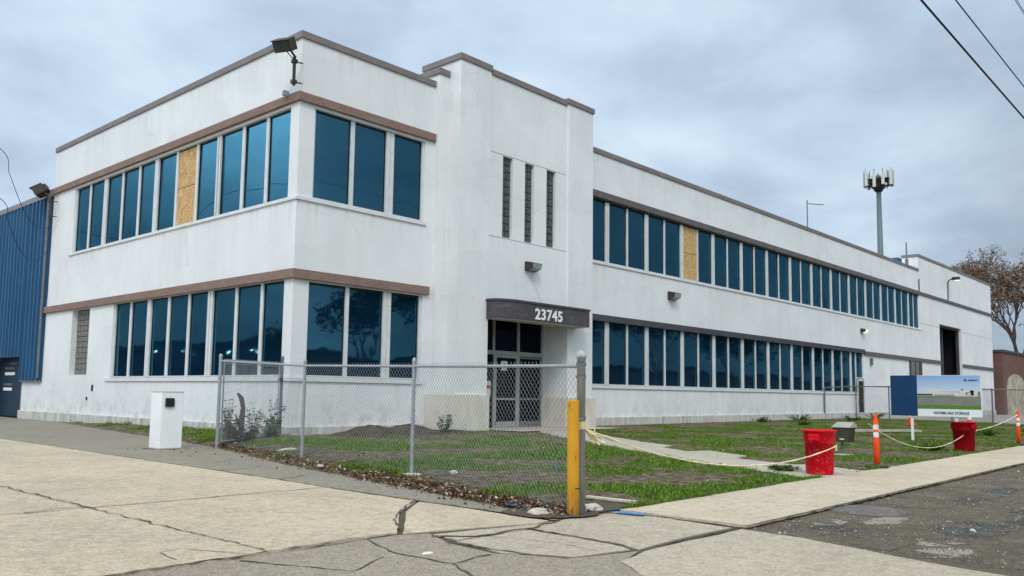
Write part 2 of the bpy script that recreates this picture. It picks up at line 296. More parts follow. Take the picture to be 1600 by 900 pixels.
# ------------------------------------------------------------------ mesh builder
class MB:
    def __init__(s): s.v = []; s.f = []; s.mi = []
    def add(s, vs, fs, mi=0):
        o = len(s.v); s.v += [tuple(v) for v in vs]; s.f += [tuple(i+o for i in f) for f in fs]; s.mi += [mi]*len(fs)
    def box(s, x0, x1, y0, y1, z0, z1, mi=0):
        if x0 > x1: x0, x1 = x1, x0
        if y0 > y1: y0, y1 = y1, y0
        if z0 > z1: z0, z1 = z1, z0
        s.add([(x0,y0,z0),(x1,y0,z0),(x1,y1,z0),(x0,y1,z0),(x0,y0,z1),(x1,y0,z1),(x1,y1,z1),(x0,y1,z1)],
              [(0,3,2,1),(4,5,6,7),(0,1,5,4),(1,2,6,5),(2,3,7,6),(3,0,4,7)], mi)
    def obox(s, c, ax, ay, az, mi=0):
        c, ax, ay, az = map(Vector, (c, ax, ay, az))
        vs = [c+sx*ax+sy*ay+sz*az for sz in (-1,1) for sx, sy in ((-1,-1),(1,-1),(1,1),(-1,1))]
        s.add(vs, [(0,3,2,1),(4,5,6,7),(0,1,5,4),(1,2,6,5),(2,3,7,6),(3,0,4,7)], mi)
    def tube(s, pts, rad, n=8, cap=True, mi=0):
        pts = [Vector(p) for p in pts]; rr = rad if isinstance(rad, (list, tuple)) else [rad]*len(pts)
        rings = []; prev = None
        for i, p in enumerate(pts):
            d = (pts[min(i+1, len(pts)-1)]-pts[max(i-1, 0)])
            d = d.normalized() if d.length > 1e-9 else Vector((0,0,1))
            if prev is None:
                a = Vector((0,0,1)) if abs(d.z) < .9 else Vector((1,0,0)); prev = d.cross(a).normalized()
            prev = (prev-d*prev.dot(d)); prev = prev.normalized() if prev.length > 1e-6 else d.orthogonal().normalized()
            b = d.cross(prev); rings.append([p+(prev*math.cos(2*math.pi*k/n)+b*math.sin(2*math.pi*k/n))*rr[i] for k in range(n)])
        vs = [v for r in rings for v in r]; fs = []
        for i in range(len(rings)-1):
            for k in range(n):
                a = i*n+k; b2 = i*n+(k+1) % n; fs.append((a, b2, b2+n, a+n))
        if cap: fs.append(tuple(range(n-1, -1, -1))); fs.append(tuple((len(rings)-1)*n+k for k in range(n)))
        s.add(vs, fs, mi)
    def lathe(s, c, prof, n=24, mi=0, cap=True):
        c = Vector(c); vs = []; fs = []
        for r, z in prof: vs += [c+Vector((r*math.cos(2*math.pi*k/n), r*math.sin(2*math.pi*k/n), z)) for k in range(n)]
        for i in range(len(prof)-1):
            for k in range(n):
                a = i*n+k; b2 = i*n+(k+1) % n; fs.append((a, b2, b2+n, a+n))
        if cap:
            fs.append(tuple(range(n-1, -1, -1))); fs.append(tuple((len(prof)-1)*n+k for k in range(n)))
        s.add(vs, fs, mi)
    def prism(s, poly, z0, z1, mi=0):
        n = len(poly); s.add([(x, y, z0) for x, y in poly]+[(x, y, z1) for x, y in poly],
              [tuple(range(n-1, -1, -1)), tuple(range(n, 2*n))]+[(i, (i+1) % n, (i+1) % n+n, i+n) for i in range(n)], mi)
    def build(s, name, mat, parent=None, smooth=False, bevel=0):
        me = bpy.data.meshes.new(name); me.from_pydata(s.v, [], s.f)
        for m_ in (mat if isinstance(mat, (list, tuple)) else [mat]): me.materials.append(m_)
        if any(s.mi): me.polygons.foreach_set('material_index', s.mi)
        if smooth: me.polygons.foreach_set('use_smooth', [True]*len(me.polygons))
        me.update()
        o = bpy.data.objects.new(name, me); COL.objects.link(o)
        if parent: o.parent = parent; o.matrix_parent_inverse = Matrix.Translation(-parent_world(parent)) if False else o.matrix_parent_inverse
        if bevel:
            b = o.modifiers.new('bevel', 'BEVEL'); b.width = bevel; b.segments = 2; b.limit_method = 'ANGLE'
        return o
def thing(name, label, cat, loc=(0,0,0), rz=0, group=None, kind=None):
    o = bpy.data.objects.new(name, None); COL.objects.link(o); o.location = loc; o.rotation_euler = (0, 0, rz); o.empty_display_size = .2
    o['label'] = label; o['category'] = cat
    if group: o['group'] = group
    return o
def tag(o, label=None, cat=None, group=None, kind=None):
    if label: o['label'] = label
    if cat: o['category'] = cat
    if group: o['group'] = group
    if kind: o['kind'] = kind
    return o
def dup(root, loc, rz=0, label=None, group=None):
    r = root.copy(); COL.objects.link(r); r.location = loc; r.rotation_euler = (0, 0, rz)
    if label: r['label'] = label
    if group: r['group'] = group
    for ch in list(root.children):
        c_ = ch.copy(); COL.objects.link(c_); c_.parent = r
        for gch in ch.children:
            d_ = gch.copy(); COL.objects.link(d_); d_.parent = c_
    return r
def text(name, s, size, loc, rot, mat, parent, ext=.01, off=0, sx=1, align='LEFT'):
    cu = bpy.data.curves.new(name, 'FONT'); cu.body = s; cu.size = size; cu.extrude = ext; cu.offset = off; cu.align_x = align; cu.space_character = 1.08 if off > .01 else 1
    t = bpy.data.objects.new(name, cu); COL.objects.link(t)
    bpy.context.view_layer.update()
    me = bpy.data.meshes.new_from_object(t); bpy.data.objects.remove(t); me.materials.clear(); me.materials.append(mat)
    o = bpy.data.objects.new(name, me); COL.objects.link(o); o.location = loc; o.rotation_euler = rot; o.scale = (sx, 1, 1)
    if parent: o.parent = parent
    return o

def smooth(t): t = max(0, min(1, t)); return t*t*(3-2*t)
EDGE = [(-13.6,-5.7),(-12.9,-5.57),(-10.8,-5.11),(-6.6,-4.29),(-1.6,-2.93),(2,-2.3),(6,-1.7),(11.9,-.75),(16,-.1),(20,.1)]
def edge_x(y):
    if y <= EDGE[0][0]: return EDGE[0][1]
    for (y0, x0), (y1, x1) in zip(EDGE, EDGE[1:]):
        if y <= y1: return x0+(x1-x0)*(y-y0)/(y1-y0)
    return .1
def gz(x, y):
    d = x-edge_x(y)
    if d <= 0 or y < -14: return 0
    return .13*smooth((y+13.6)/12)*smooth(d/1.4)

# ------------------------------------------------------------------ ground
def sheet(name, poly, z, mat, jag=0, step=.5, thick=0, kind='structure'):
    pts = []
    for i, (a, b) in enumerate(zip(poly, poly[1:]+poly[:1])):
        a, b = Vector(a), Vector(b); n = max(1, int((b-a).length/step)) if jag else 1
        for k in range(n):
            p = a.lerp(b, k/n)
            if jag and (k or True):
                t = (b-a).normalized(); p = p+Vector((-t.y, t.x))*jag*mn.noise(Vector((p.x*1.7, p.y*1.7, z*100)))*1.6
            pts.append((p.x, p.y))
    mb = MB(); mb.prism(pts, z-max(thick, .003), z) if thick else mb.add([(x, y, z) for x, y in pts], [tuple(range(len(pts)))])
    o = mb.build(name, mat); bm = bmesh.new(); bm.from_mesh(o.data); bmesh.ops.triangulate(bm, faces=[f for f in bm.faces if len(f.verts) > 4]); bm.normal_update()
    for f in bm.faces:
        if abs(f.normal.z) > .5 and not thick and f.normal.z < 0: f.normal_flip()
    bm.to_mesh(o.data); bm.free()
    if kind: o['kind'] = kind
    return o
sheet('ground', [(-900,-900),(900,-900),(900,900),(-900,900)], -.05, MT['base'])
sheet('street', [(-300,-60),(300,-60),(300,-15.56),(-300,-15.56)], -.004, MT['street'])
sheet('road', [(-300,-66),(300,-66),(300,-29),(-300,-29)], .0, MT['lotmat'])
mb = MB()   # dark joint bed under the slabs
mb.add([(-60,-15.57,.0),(-4.85,-15.57,.0),(-4.85,-13.95,.0),(-5.35,-13.9,.0),(-5.35,60,.0),(-60,60,.0)], [(0,1,2,3,4,5)])
tag(mb.build('joint_bed', MT['crack']), kind='structure')
# driveway slabs: joints wander a little, like old concrete
def wx(x, y): return x+.05*mn.noise(Vector((x*.3, y*.9, 1)))+.018*mn.noise(Vector((x, y*4, 2)))
def wy(x, y): return y+.05*mn.noise(Vector((x*.9, y*.3, 5)))+.018*mn.noise(Vector((x*4, y, 6)))
xs = [-45,-36,-30,-24,-18,-15,-12,-8.97,-5.86]
ys = [-13.5,-9.93,-5.7,-1.4,2.9,7.2,11.5,16,21,28,40]
slabs = MB()
def slab(mb, poly, z, jag=.012, step=.22):
    pts = []
    for a, b in zip(poly, poly[1:]+poly[:1]):
        a, b = Vector(a), Vector(b); n = max(1, int((b-a).length/step)); t = (b-a).normalized()
        for k in range(n):
            p = a.lerp(b, k/n); w = mn.noise(Vector((p.x*3, p.y*3, 7)))*jag*1.5+mn.noise(Vector((p.x*.7, p.y*.7, 3)))*jag*2
            q = p+Vector((-t.y, t.x))*w; pts.append((q.x, q.y))
    n = len(pts); o = len(mb.v)
    mb.v += [(x, y, z) for x, y in pts]+[(x, y, z-.03) for x, y in pts]
    mb.f.append(tuple(o+i for i in range(n))); mb.mi.append(0)
    for i in range(n): mb.f.append((o+i, o+i+n, o+(i+1) % n+n, o+(i+1) % n)); mb.mi.append(0)
J = .008
for i in range(len(xs)-1):
    for j in range(len(ys)-1):
        x0, x1, y0, y1 = xs[i]+J, xs[i+1]-J, ys[j]+J, ys[j+1]-J
        jit = random.uniform(0, .006)
        if i == len(xs)-2:   # outer edge follows the asphalt strip
            ex = lambda y: -5.9 if y < -11.6 else (-5.88+.15*(y+11.65)/3.7 if y < -8 else (-5.73+.31*(y+8)/12.6 if y < 4.6 else -5.42))
            if j == 0:
                slab(slabs, [(x0,y0),(-7.62,-13.47),(-7.12,-12.9),(-6.66,-12.36),(-5.92,-11.8),(ex(y1)-.01,y1),(x0,y1)], .012+jit)
                slab(slabs, [(-7.58,-13.5),(-6.2,-13.95),(-5.95,-13.9),(-5.9,-11.86),(-6.6,-12.42),(-7.06,-12.93)], .010)
            else: slab(slabs, [(x0,y0),(ex(y0)-.01,y0),(ex(y1)-.01,y1),(x0,y1)], .012+jit)
        elif j == 0 and i < len(xs)-2: slab(slabs, [(x0,y0-.02),(x1,y0+.0),(x1,y1),(x0,y1)], .012+jit)
        else: slab(slabs, [(x0,y0),(x1,y0),(x1,y1),(x0,y1)], .012+jit)
tag(slabs.build('driveway', MT['concrete']), kind='structure')
# apron slabs by the bollard
ap = MB()
slab(ap, [(-7.5,-14.12),(-6.56,-14.15),(-6.58,-15.2),(-6.72,-15.42),(-7.3,-15.3),(-7.62,-14.75)], .008)
slab(ap, [(-7.45,-14.08),(-7.4,-13.72),(-6.2,-14.0),(-5.75,-13.97),(-5.3,-13.98),(-4.87,-14.0),(-4.9,-14.72),(-4.98,-15.44),(-6.0,-15.42),(-6.66,-15.47),(-6.53,-15.15),(-6.5,-14.1)], .010)
slab(ap, [(-4.98,-15.56),(-5.05,-16.2),(-5.3,-16.9),(-5.55,-17.7),(-5.8,-19.5),(-9.5,-19.5),(-7.9,-16.6),(-7.2,-15.66),(-6.7,-15.56)], .010, .03)
tag(ap.build('apron', MT['apron']), kind='structure')
sheet('asphalt_patch', [(-60,-13.5),(-9.2,-13.5),(-7.68,-13.5),(-7.4,-13.62),(-7.58,-14.1),(-7.68,-14.75),(-7.35,-15.32),(-6.7,-15.5),(-7.25,-15.66),(-7.9,-16.6),(-9.5,-19.5),(-60,-40)], .004, MT['patchmat'], .03, .2)
# sidewalk: slabs with tooled joints
sw = MB(); x = -4.86; k = 0
random.seed(11)
sj = [-4.86,-2.9,-.9,1.15,2.72,4.6,6.6,8.7,10.6,12.6,14.8]+[16.9+2.1*i for i in range(34)]
for a, b in zip(sj, sj[1:]): slab(sw, [(a+.008,-15.55),(b-.008,-15.55),(b-.008,-14.02),(a+.008,-14.02)], .034+random.uniform(-.004, .006), .012)
tag(sw.build('sidewalk', MT['sidewalk']), kind='structure')
sheet('sidewalk_bed', [(-4.86,-15.54),(88,-15.54),(88,-14.03),(-4.86,-14.03)], .006, MT['crack'])
# asphalt strip beside the fence
sheet('asphalt_path', [(-5.3,-14.0),(-5.9,-13.9),(-5.88,-11.65),(-5.73,-8),(-5.42,4.6),(-5.42,60),(.05,60),(.05,16.2),(-.75,11.9),(-1.7,6),(-2.3,2),(-2.93,-1.6),(-4.29,-6.6),(-5.11,-10.8),(-5.57,-12.9)], .010, MT['stripmat'], .05, .3)
# lot beyond the lawn
sheet('parking_lot', [(35.5,-13.95),(120,-13.95),(120,14),(54,14),(54,.05),(40,.05),(38,-6)], .016, MT['lotmat'], .12, .6)
# lawn
def turfness(x, y):
    n = .5+.85*mn.noise(Vector((x*.55, y*.55, 0)))+.33*mn.noise(Vector((x*1.7, y*1.7, 4)))+.18*mn.noise(Vector((x*4.5, y*4.5, 9)))
    for cx, cy, rr, w in ((-2.5,-11.6,1.5,.40),(-3.3,-12.7,.9,.25),(-4.0,-10.7,1.0,.35),(-1.2,-8.3,1.2,.3),(-4.9,-13.3,.9,.9),(3.0,-1.0,2.6,.6),(13,-1.2,2.2,.6),(18,-1.0,2.4,.6),(9,-11.5,1.2,.35),(24,-1.2,2.6,.35),(12.5,-9,2,.25),(3.6,-10.5,.9,.3),(-.6,-12.6,1.1,.22),(6.2,-2.6,1.2,.35)):
        d = ((x-cx)**2+(y-cy)**2)**.5; n -= w*(1-smooth(d/rr/1.5))
    dl = x-edge_x(y); n -= .55*(1-smooth(dl/.9))
    if y > -1.5: n -= .35*smooth((y+1.5)/1.5) if x > 0 else 0
    if 0 < y and x < 0: n -= .12
    return n+.02+.25*mn.noise(Vector((x*2.6+9, y*2.6, 1)))
PATH_L = [(8.2,-1.6),(6.4,-4.3),(4.66,-6.9),(4.0,-8.3),(2.53,-10.92),(.9,-14.02)]
PATH_R = [(10.4,-1.6),(8.1,-4.0),(6.25,-7.0),(5.0,-9.66),(3.5,-12.62),(2.7,-14.02)]
def path_w(y):
    for a, b, c_, d_ in zip(PATH_L, PATH_L[1:], PATH_R, PATH_R[1:]):
        if b[1] <= y <= a[1]:
            t = (y-a[1])/(b[1]-a[1]); return a[0]+(b[0]-a[0])*t, c_[0]+(d_[0]-c_[0])*((y-c_[1])/(d_[1]-c_[1]) if d_[1] <= y <= c_[1] else t)
    return None
def in_path(x, y, mrg=0):
    w = path_w(y)
    if w and w[0]-mrg < x < w[1]+mrg: return True
    return 6.8 < x < 12.6 and y > -2.1-mrg
st_ = .2; X0, X1, Y0, Y1 = -6.2, 41, -14.0, .15
nx, ny = int((X1-X0)/st_)+1, int((Y1-Y0)/st_)+1
vs = []; at_ = []; fs = []
def lawnz(x, y):
    if x-edge_x(y) < 0: return -.03
    return gz(x, y)+.018*mn.noise(Vector((x*1.3, y*1.3, 2)))+.010*mn.noise(Vector((x*4, y*4, 2)))+.012-(.07 if in_path(x, y, .15) else 0)
for j in range(ny):
    for i in range(nx):
        x, y = X0+i*st_, Y0+j*st_; vs.append((x, y, lawnz(x, y))); at_.append(turfness(x, y))
for j in range(ny-1):
    for i in range(nx-1): a = j*nx+i; fs.append((a, a+1, a+nx+1, a+nx))
o0 = len(vs); ny2 = int(17/st_); nx2 = int(3.2/st_)+1   # narrow bed along the left face
for j in range(ny2):
    for i in range(nx2):
        x, y = -3.0+i*st_, .15+j*st_; x = min(x, .02); vs.append((x, y, lawnz(x, y))); at_.append(turfness(x, y))
for j in range(ny2-1):
    for i in range(nx2-1): a = o0+j*nx2+i; fs.append((a, a+1, a+nx2+1, a+nx2))
me = bpy.data.meshes.new('lawn'); me.from_pydata(vs, [], fs); me.materials.append(MT['soil'])
at = me.attributes.new('turf', 'FLOAT', 'POINT'); at.data.foreach_set('value', at_); me.polygons.foreach_set('use_smooth', [True]*len(fs))
lawn = bpy.data.objects.new('lawn', me); COL.objects.link(lawn); lawn['kind'] = 'structure'
# walk
vs = []; fs = []
ws = []
for k in range(61):
    y = -1.6-12.42*k/60; w = path_w(max(-14.02, min(-1.6, y))) or (.9, 2.7); ws.append((w, y))
for (a, b), y in ws:
    z = gz((a+b)/2, y)+.030
    wa, wb_ = a+.05*mn.noise(Vector((a*2, y*2, 0))), b+.05*mn.noise(Vector((b*2, y*2, 5)))
    vs += [(wa-.14, y, z-.09), (wa, y, z), (wb_, y, z), (wb_+.14, y, z-.09)]
for k in range(60):
    for q in range(3): fs.append((4*k+q, 4*k+4+q, 4*k+5+q, 4*k+1+q))
vs += [(6.95,-2.15,.165),(12.3,-2.15,.165),(12.3,.4,.165),(6.95,.4,.165)]; n = len(vs); fs.append((n-4, n-3, n-2, n-1))
mb = MB(); mb.add(vs, fs); tag(mb.build('walkway', MT['pathmat']), kind='structure')
# grass blades
random.seed(3)
def blades(name, fn, count, hmin, hmax, w, mat):
    vs = []; fs = []
    for _ in range(count):
        p = fn()
        if p is None: continue
        x, y, t = p; z = lawnz(x, y)-.005; a = random.uniform(0, 6.283); h = random.uniform(hmin, hmax)*(.5+.6*min(1, max(0, t)))*(.55+1.5*max(0, .45+mn.noise(Vector((x*1.9, y*1.9, 7)))))
        l = random.uniform(.2, 1.1)*h; b = a+random.uniform(-1, 1)+1.57; ww = w*random.uniform(.6, 1.3)
        i = len(vs); vs += [(x-math.cos(a)*ww, y-math.sin(a)*ww, z), (x+math.cos(a)*ww, y+math.sin(a)*ww, z), (x+math.cos(b)*l, y+math.sin(b)*l, z+h)]
        fs.append((i, i+1, i+2))
    me = bpy.data.meshes.new(name); me.from_pydata(vs, [], fs); me.materials.append(mat)
    o = bpy.data.objects.new(name, me); COL.objects.link(o); o['kind'] = 'stuff'; return o
def gsamp():
    u = random.random(); x = -5.6+u*u*44+random.random()*.01; y = random.uniform(-14.0, -.1)
    if x-edge_x(y) < .12 or in_path(x, y, -.03): return None
    t = turfness(x, y)+random.uniform(-.12, .12)
    if t < .44 and random.random() > .04: return None
    return x, y, t
def gsamp2():
    y = random.uniform(-.2, 15); x = random.uniform(-2.6, -.02)
    if x-edge_x(y) < .12: return None
    t = turfness(x, y)+random.uniform(-.2, .2)
    return (x, y, t) if t > .42 else None
tag(blades('grass', gsamp, 300000, .015, .05, .009, MT['grass']), 'short green grass growing in clumps over the muddy lawn', 'grass')
tag(blades('grass_strip', gsamp2, 30000, .03, .09, .009, MT['grass']), 'thin green grass growing along the foot of the white left face', 'grass')
def gsamp3():
    x = random.uniform(-4.7, 40); y = -14.03+abs(random.gauss(0, .05))
    return (x, y, random.random()) if mn.noise(Vector((x*1.3, 3, 0))) > -.15 and not in_path(x, y, 0) else None
tag(blades('edge_grass', gsamp3, 26000, .025, .07, .008, MT['grass']), 'ragged green grass overhanging the lawn edge of the sidewalk', 'grass')
# leaf litter along the fence foot
random.seed(5)
vs = []; fs = []
for _ in range(4200):
    y = random.uniform(-13.9, -1.2)
    if random.random() < .55: y = random.uniform(-13.9, -9)
    x = edge_x(y)+random.gauss(.28, .17)
    if random.random() < .08: x = random.uniform(-5, 6); y = random.uniform(-13.8, -1)
    z = max(0, lawnz(x, y))+.012+random.random()*.035; s_ = random.uniform(.012, .04); q = Matrix.Rotation(random.uniform(0, 6.3), 3, 'Z') @ Matrix.Rotation(random.gauss(0, .6), 3, 'X') @ Matrix.Rotation(random.gauss(0, .6), 3, 'Y')
    i = len(vs)
    for px_, py_, pz_ in ((-1,0,0),(0,-.6,.25),(1,0,.1),(0,.6,.3)): vs.append(Vector((x, y, z))+q @ Vector((px_*s_, py_*s_, pz_*s_)))
    fs.append((i, i+1, i+2, i+3))
mb = MB(); mb.add(vs, fs); tag(mb.build('leaf_litter', MT['litter']), 'brown dead leaves gathered along the foot of the mesh fence', 'dead leaves', kind='stuff')
# gravel grit on the street
def street_z0(x, y): return .012+min(-.002, -.016+.022*mn.noise(Vector((x*1.1, y*1.6, 3)))+.018*mn.noise(Vector((x*3.5, y*4.5, 5))))
vs = []; fs = []
for _ in range(11000):
    x = -5.2+random.random()**1.6*22; y = random.uniform(-19.2, -15.6)
    if x < -4.9-(-15.5-y)*.28: continue
    s_ = random.uniform(.004, .014)*(2.0 if random.random() < .04 else 1); i = len(vs); a = random.uniform(0, 6)
    vs += [(x+math.cos(a+k*2.09)*s_, y+math.sin(a+k*2.09)*s_, street_z0(x, y)) for k in range(3)]+[(x, y, street_z0(x, y)+s_*.9)]
    fs += [(i, i+1, i+3), (i+1, i+2, i+3), (i+2, i, i+3)]
mb = MB(); mb.add(vs, fs)
MT['grit'] = rnd_col('grit_stones', [(0, (.07,.065,.055)), (.6, (.17,.16,.14)), (.9, (.3,.28,.25)), (1, (.6,.57,.5))])
tag(mb.build('grit', MT['grit']), 'loose gravel bits scattered over the broken asphalt', 'gravel', kind='stuff')

# dark ragged rings on the ground round the feet of things
for cx_, cy_, rx_, ry_, z_ in ((-3.95,-1.3,.42,.40,.0125),(-3.93,-9.45,.30,.26,.0145),(-3.47,-5.8,.26,.24,.0145),(-5.5,-13.9,.26,.2,.0285)):
    sheet('foot_ring', [(cx_+rx_*math.cos(k*.524), cy_+ry_*math.sin(k*.524)) for k in range(12)], z_, MT['crack'], .12, .06)
# rough broken surface of the street next to the sidewalk
def street_z(x, y):
    z = -.016+.022*mn.noise(Vector((x*1.1, y*1.6, 3)))+.018*mn.noise(Vector((x*3.5, y*4.5, 5)))+.011*mn.noise(Vector((x*11, y*12, 5)))
    return min(z, -.002) if y < -15.75 else min(z, .012)
vs = []; fs = []; nxs, nys = 330, 56
for j in range(nys):
    for i in range(nxs):
        u_ = i/(nxs-1); x = -5.0+30*u_**1.5; y = -15.575-4.6*(j/(nys-1)); x += max(0, .0)-(.28*(-15.575-y) if u_ < .3 else 0)*(1-u_/.3 if u_ < .3 else 0)
        vs.append((x, y, street_z(x, y)+.012))
for j in range(nys-1):
    for i in range(nxs-1): a = j*nxs+i; fs.append((a, a+nxs, a+nxs+1, a+1))
def spot(x, y, L_): return max(0, max(1-((x-cx)**2/rx**2+(y-cy)**2/ry**2)**.5 for cx, cy, rx, ry in L_))
mb = MB(); mb.add(vs, fs); bs = tag(mb.build('broken_street', MT['street'], None, True), kind='structure')
at = bs.data.attributes.new('pale', 'FLOAT', 'POINT'); at.data.foreach_set('value', [min(.7, 1.1*spot(v[0], v[1], ((-4.7,-17.3,.9,.45),(-3.9,-18.0,.9,.4),(-3.2,-16.35,.9,.3),(5.5,-16.5,3.0,.6),(12,-16.4,4,.6),(-3.9,-16.0,.6,.2)))) for v in vs])
at = bs.data.attributes.new('wet', 'FLOAT', 'POINT'); at.data.foreach_set('value', [min(.75, 1.1*spot(v[0], v[1], ((-3.2,-17.2,.95,.6),(-1.5,-17.6,1.6,.7),(.5,-16.5,2.0,.35),(-4.2,-16.2,.6,.35)))) for v in vs])
# cracks in the slabs
def crack(mb, pts, w, z=.0235, mul=1):
    pts = [Vector(p) for p in pts]; P = []
    for a, b in zip(pts, pts[1:]):
        n = max(2, int((b-a).length/.07)); P += [a.lerp(b, k/n) for k in range(n)]
    P.append(pts[-1]); Lr = []
    for i, p in enumerate(P):
        d = (P[min(i+1, len(P)-1)]-P[max(0, i-1)]).normalized(); nrm = Vector((-d.y, d.x))
        p = p+nrm*.05*mul*mn.noise(Vector((p.x*5, p.y*5, 3))); ww = w*(.45+abs(mn.noise(Vector((p.x*6, p.y*6, 8))))*2.0)
        Lr.append((p+nrm*ww, p-nrm*ww))
    vs = []; 
    for a, b in Lr: vs += [(a.x, a.y, z), (b.x, b.y, z)]
    mb.add(vs, [(2*i, 2*i+1, 2*i+3, 2*i+2) for i in range(len(Lr)-1)])
mb = MB()
crack(mb, [(-4.95,-15.59),(0,-15.59),(6,-15.58),(14,-15.59),(24,-15.58),(40,-15.58)], .022, .0375, .5)
crack(mb, [(-5.9,-13.85),(-5.9,-11.7),(-5.86,-10),(-5.76,-8),(-5.66,-4),(-5.52,1),(-5.44,4.6),(-5.44,16)], .020, .0185, .5)
crack(mb, [(-4.6,-14.03),(-2,-14.02),(1,-14.03)], .015, .0375, .6); crack(mb, [(3,-14.03),(9,-14.02),(16,-14.03),(30,-14.02)], .015, .0375, .6)
tag(mb.build('edge_dirt', MT['crack']), kind='structure')
mb = MB()
crack(mb, [(-5.87,-11.74),(-6.62,-12.34),(-7.12,-12.83),(-7.5,-13.4),(-7.55,-13.7)], .010)
crack(mb, [(-8.97,-9.9),(-9.2,-9.75),(-9.6,-9.95)], .012)
crack(mb, [(-8.95,-13.4),(-8.97,-11.6),(-8.96,-9.9),(-8.95,-8.2),(-8.96,-5.7)], .010, mul=1.3)
crack(mb, [(-8.96,-9.93),(-7.8,-9.95),(-6.6,-9.9),(-5.95,-9.93)], .006, mul=1.2)
crack(mb, [(-15,-9.93),(-12,-9.93),(-9.5,-9.95),(-8.96,-9.93)], .008, mul=1.2)
crack(mb, [(-10.5,-13.5),(-9.2,-13.5),(-8.2,-13.46),(-7.6,-13.5)], .016, mul=.8)
crack(mb, [(-4.9,-14.05),(-4.88,-14.7),(-4.93,-15.5)], .014, .0155)
crack(mb, [(-9.15,-13.45),(-9.4,-12.9),(-9.6,-12.95),(-9.66,-13.3)], .006)
crack(mb, [(-7.58,-14.1),(-7.52,-14.9),(-7.4,-15.3)], .015, .014)
crack(mb, [(-7.1,-14.1),(-6.9,-14.8),(-7.0,-15.3)], .003, .012)
crack(mb, [(-8.0,-13.5),(-8.25,-14.2),(-8.2,-14.8),(-7.72,-14.75)], .012, .009)
crack(mb, [(-8.2,-14.8),(-8.5,-15.4),(-8.3,-16.2)], .012, .009)
crack(mb, [(-8.41,-14.25),(-8.9,-14.5),(-9.3,-13.6)], .010, .009)
crack(mb, [(-5.9,-6.9),(-5.2,-6.7),(-4.7,-6.4)], .012, .0145)
crack(mb, [(-5.6,-5.2),(-5.0,-5.3),(-4.3,-5.0)], .008, .0145)
crack(mb, [(-5.75,-8.6),(-5.1,-8.3)], .014, .0145)
crack(mb, [(-6.4,-15.49),(-5.6,-15.5),(-4.9,-15.52)], .018, .0155)
crack(mb, [(-6.53,-14.12),(-6.55,-14.7),(-6.62,-15.3)], .016, .0155)
crack(mb, [(-5.9,-14.0),(-6.5,-14.1),(-7.2,-14.1),(-7.5,-13.8)], .02, .0155)
crack(mb, [(-4.2,-17.4),(-4.6,-17.0),(-5.1,-17.0)], .01, .0)
tag(mb.build('pavement_cracks', MT['crack']), kind='structure')
sheet('dirt_patch', [(-5.9,-13.25),(-5.2,-12.9),(-4.3,-13.3),(-4.4,-13.98),(-5.1,-14.02),(-5.75,-13.98),(-6.0,-13.7)], .026, MT['crack'], .09, .12)
# broken concrete remains and puddle in the street
for pl in ([(-5.45,-12.75),(-5.2,-12.95),(-5.12,-13.3),(-5.3,-13.45),(-5.5,-13.1)], [(-5.1,-13.95),(-4.93,-14.05),(-4.86,-14.42),(-5.02,-14.45),(-5.06,-14.2)]):
    sheet('paint_mark', pl, .0305, MT['blueflag'], .05, .05)

# ------------------------------------------------------------------ building helpers
class Face:
    """s runs along the wall, o is outward from it"""
    def __init__(s, kind, c): s.k = kind; s.c = c
    def p(s, a, o, z): return (a, s.c-o, z) if s.k == 'y' else (s.c-o, a, z)
    def box(s, mb, s0, s1, o0, o1, z0, z1, mi=0):
        a, b = s.p(s0, o0, z0), s.p(s1, o1, z1); mb.box(a[0], b[0], a[1], b[1], a[2], b[2], mi)
def wallface(mb, F, s0, s1, z0, z1, ops, depth=.3):
    ss = sorted({s0, s1, *[q for o in ops for q in o[:2] if s0 <= q <= s1]}); zs = sorted({z0, z1, *[q for o in ops for q in o[2:4] if z0 <= q <= z1]})
    for a, b in zip(ss, ss[1:]):
        for c_, d_ in zip(zs, zs[1:]):
            ms, mz = (a+b)/2, (c_+d_)/2
            if any(o[0] < ms < o[1] and o[2] < mz < o[3] for o in ops): continue
            mb.add([F.p(a,0,c_), F.p(b,0,c_), F.p(b,0,d_), F.p(a,0,d_)], [(0,1,2,3)] if F.k == 'y' else [(3,2,1,0)])
    for o in ops:
        a, b, c_, d_ = o[:4]
        mb.add([F.p(a,0,c_), F.p(b,0,c_), F.p(b,0,d_), F.p(a,0,d_), F.p(a,-depth,c_), F.p(b,-depth,c_), F.p(b,-depth,d_), F.p(a,-depth,d_)],
               [(0,1,5,4),(1,2,6,5),(2,3,7,6),(3,0,4,7)])
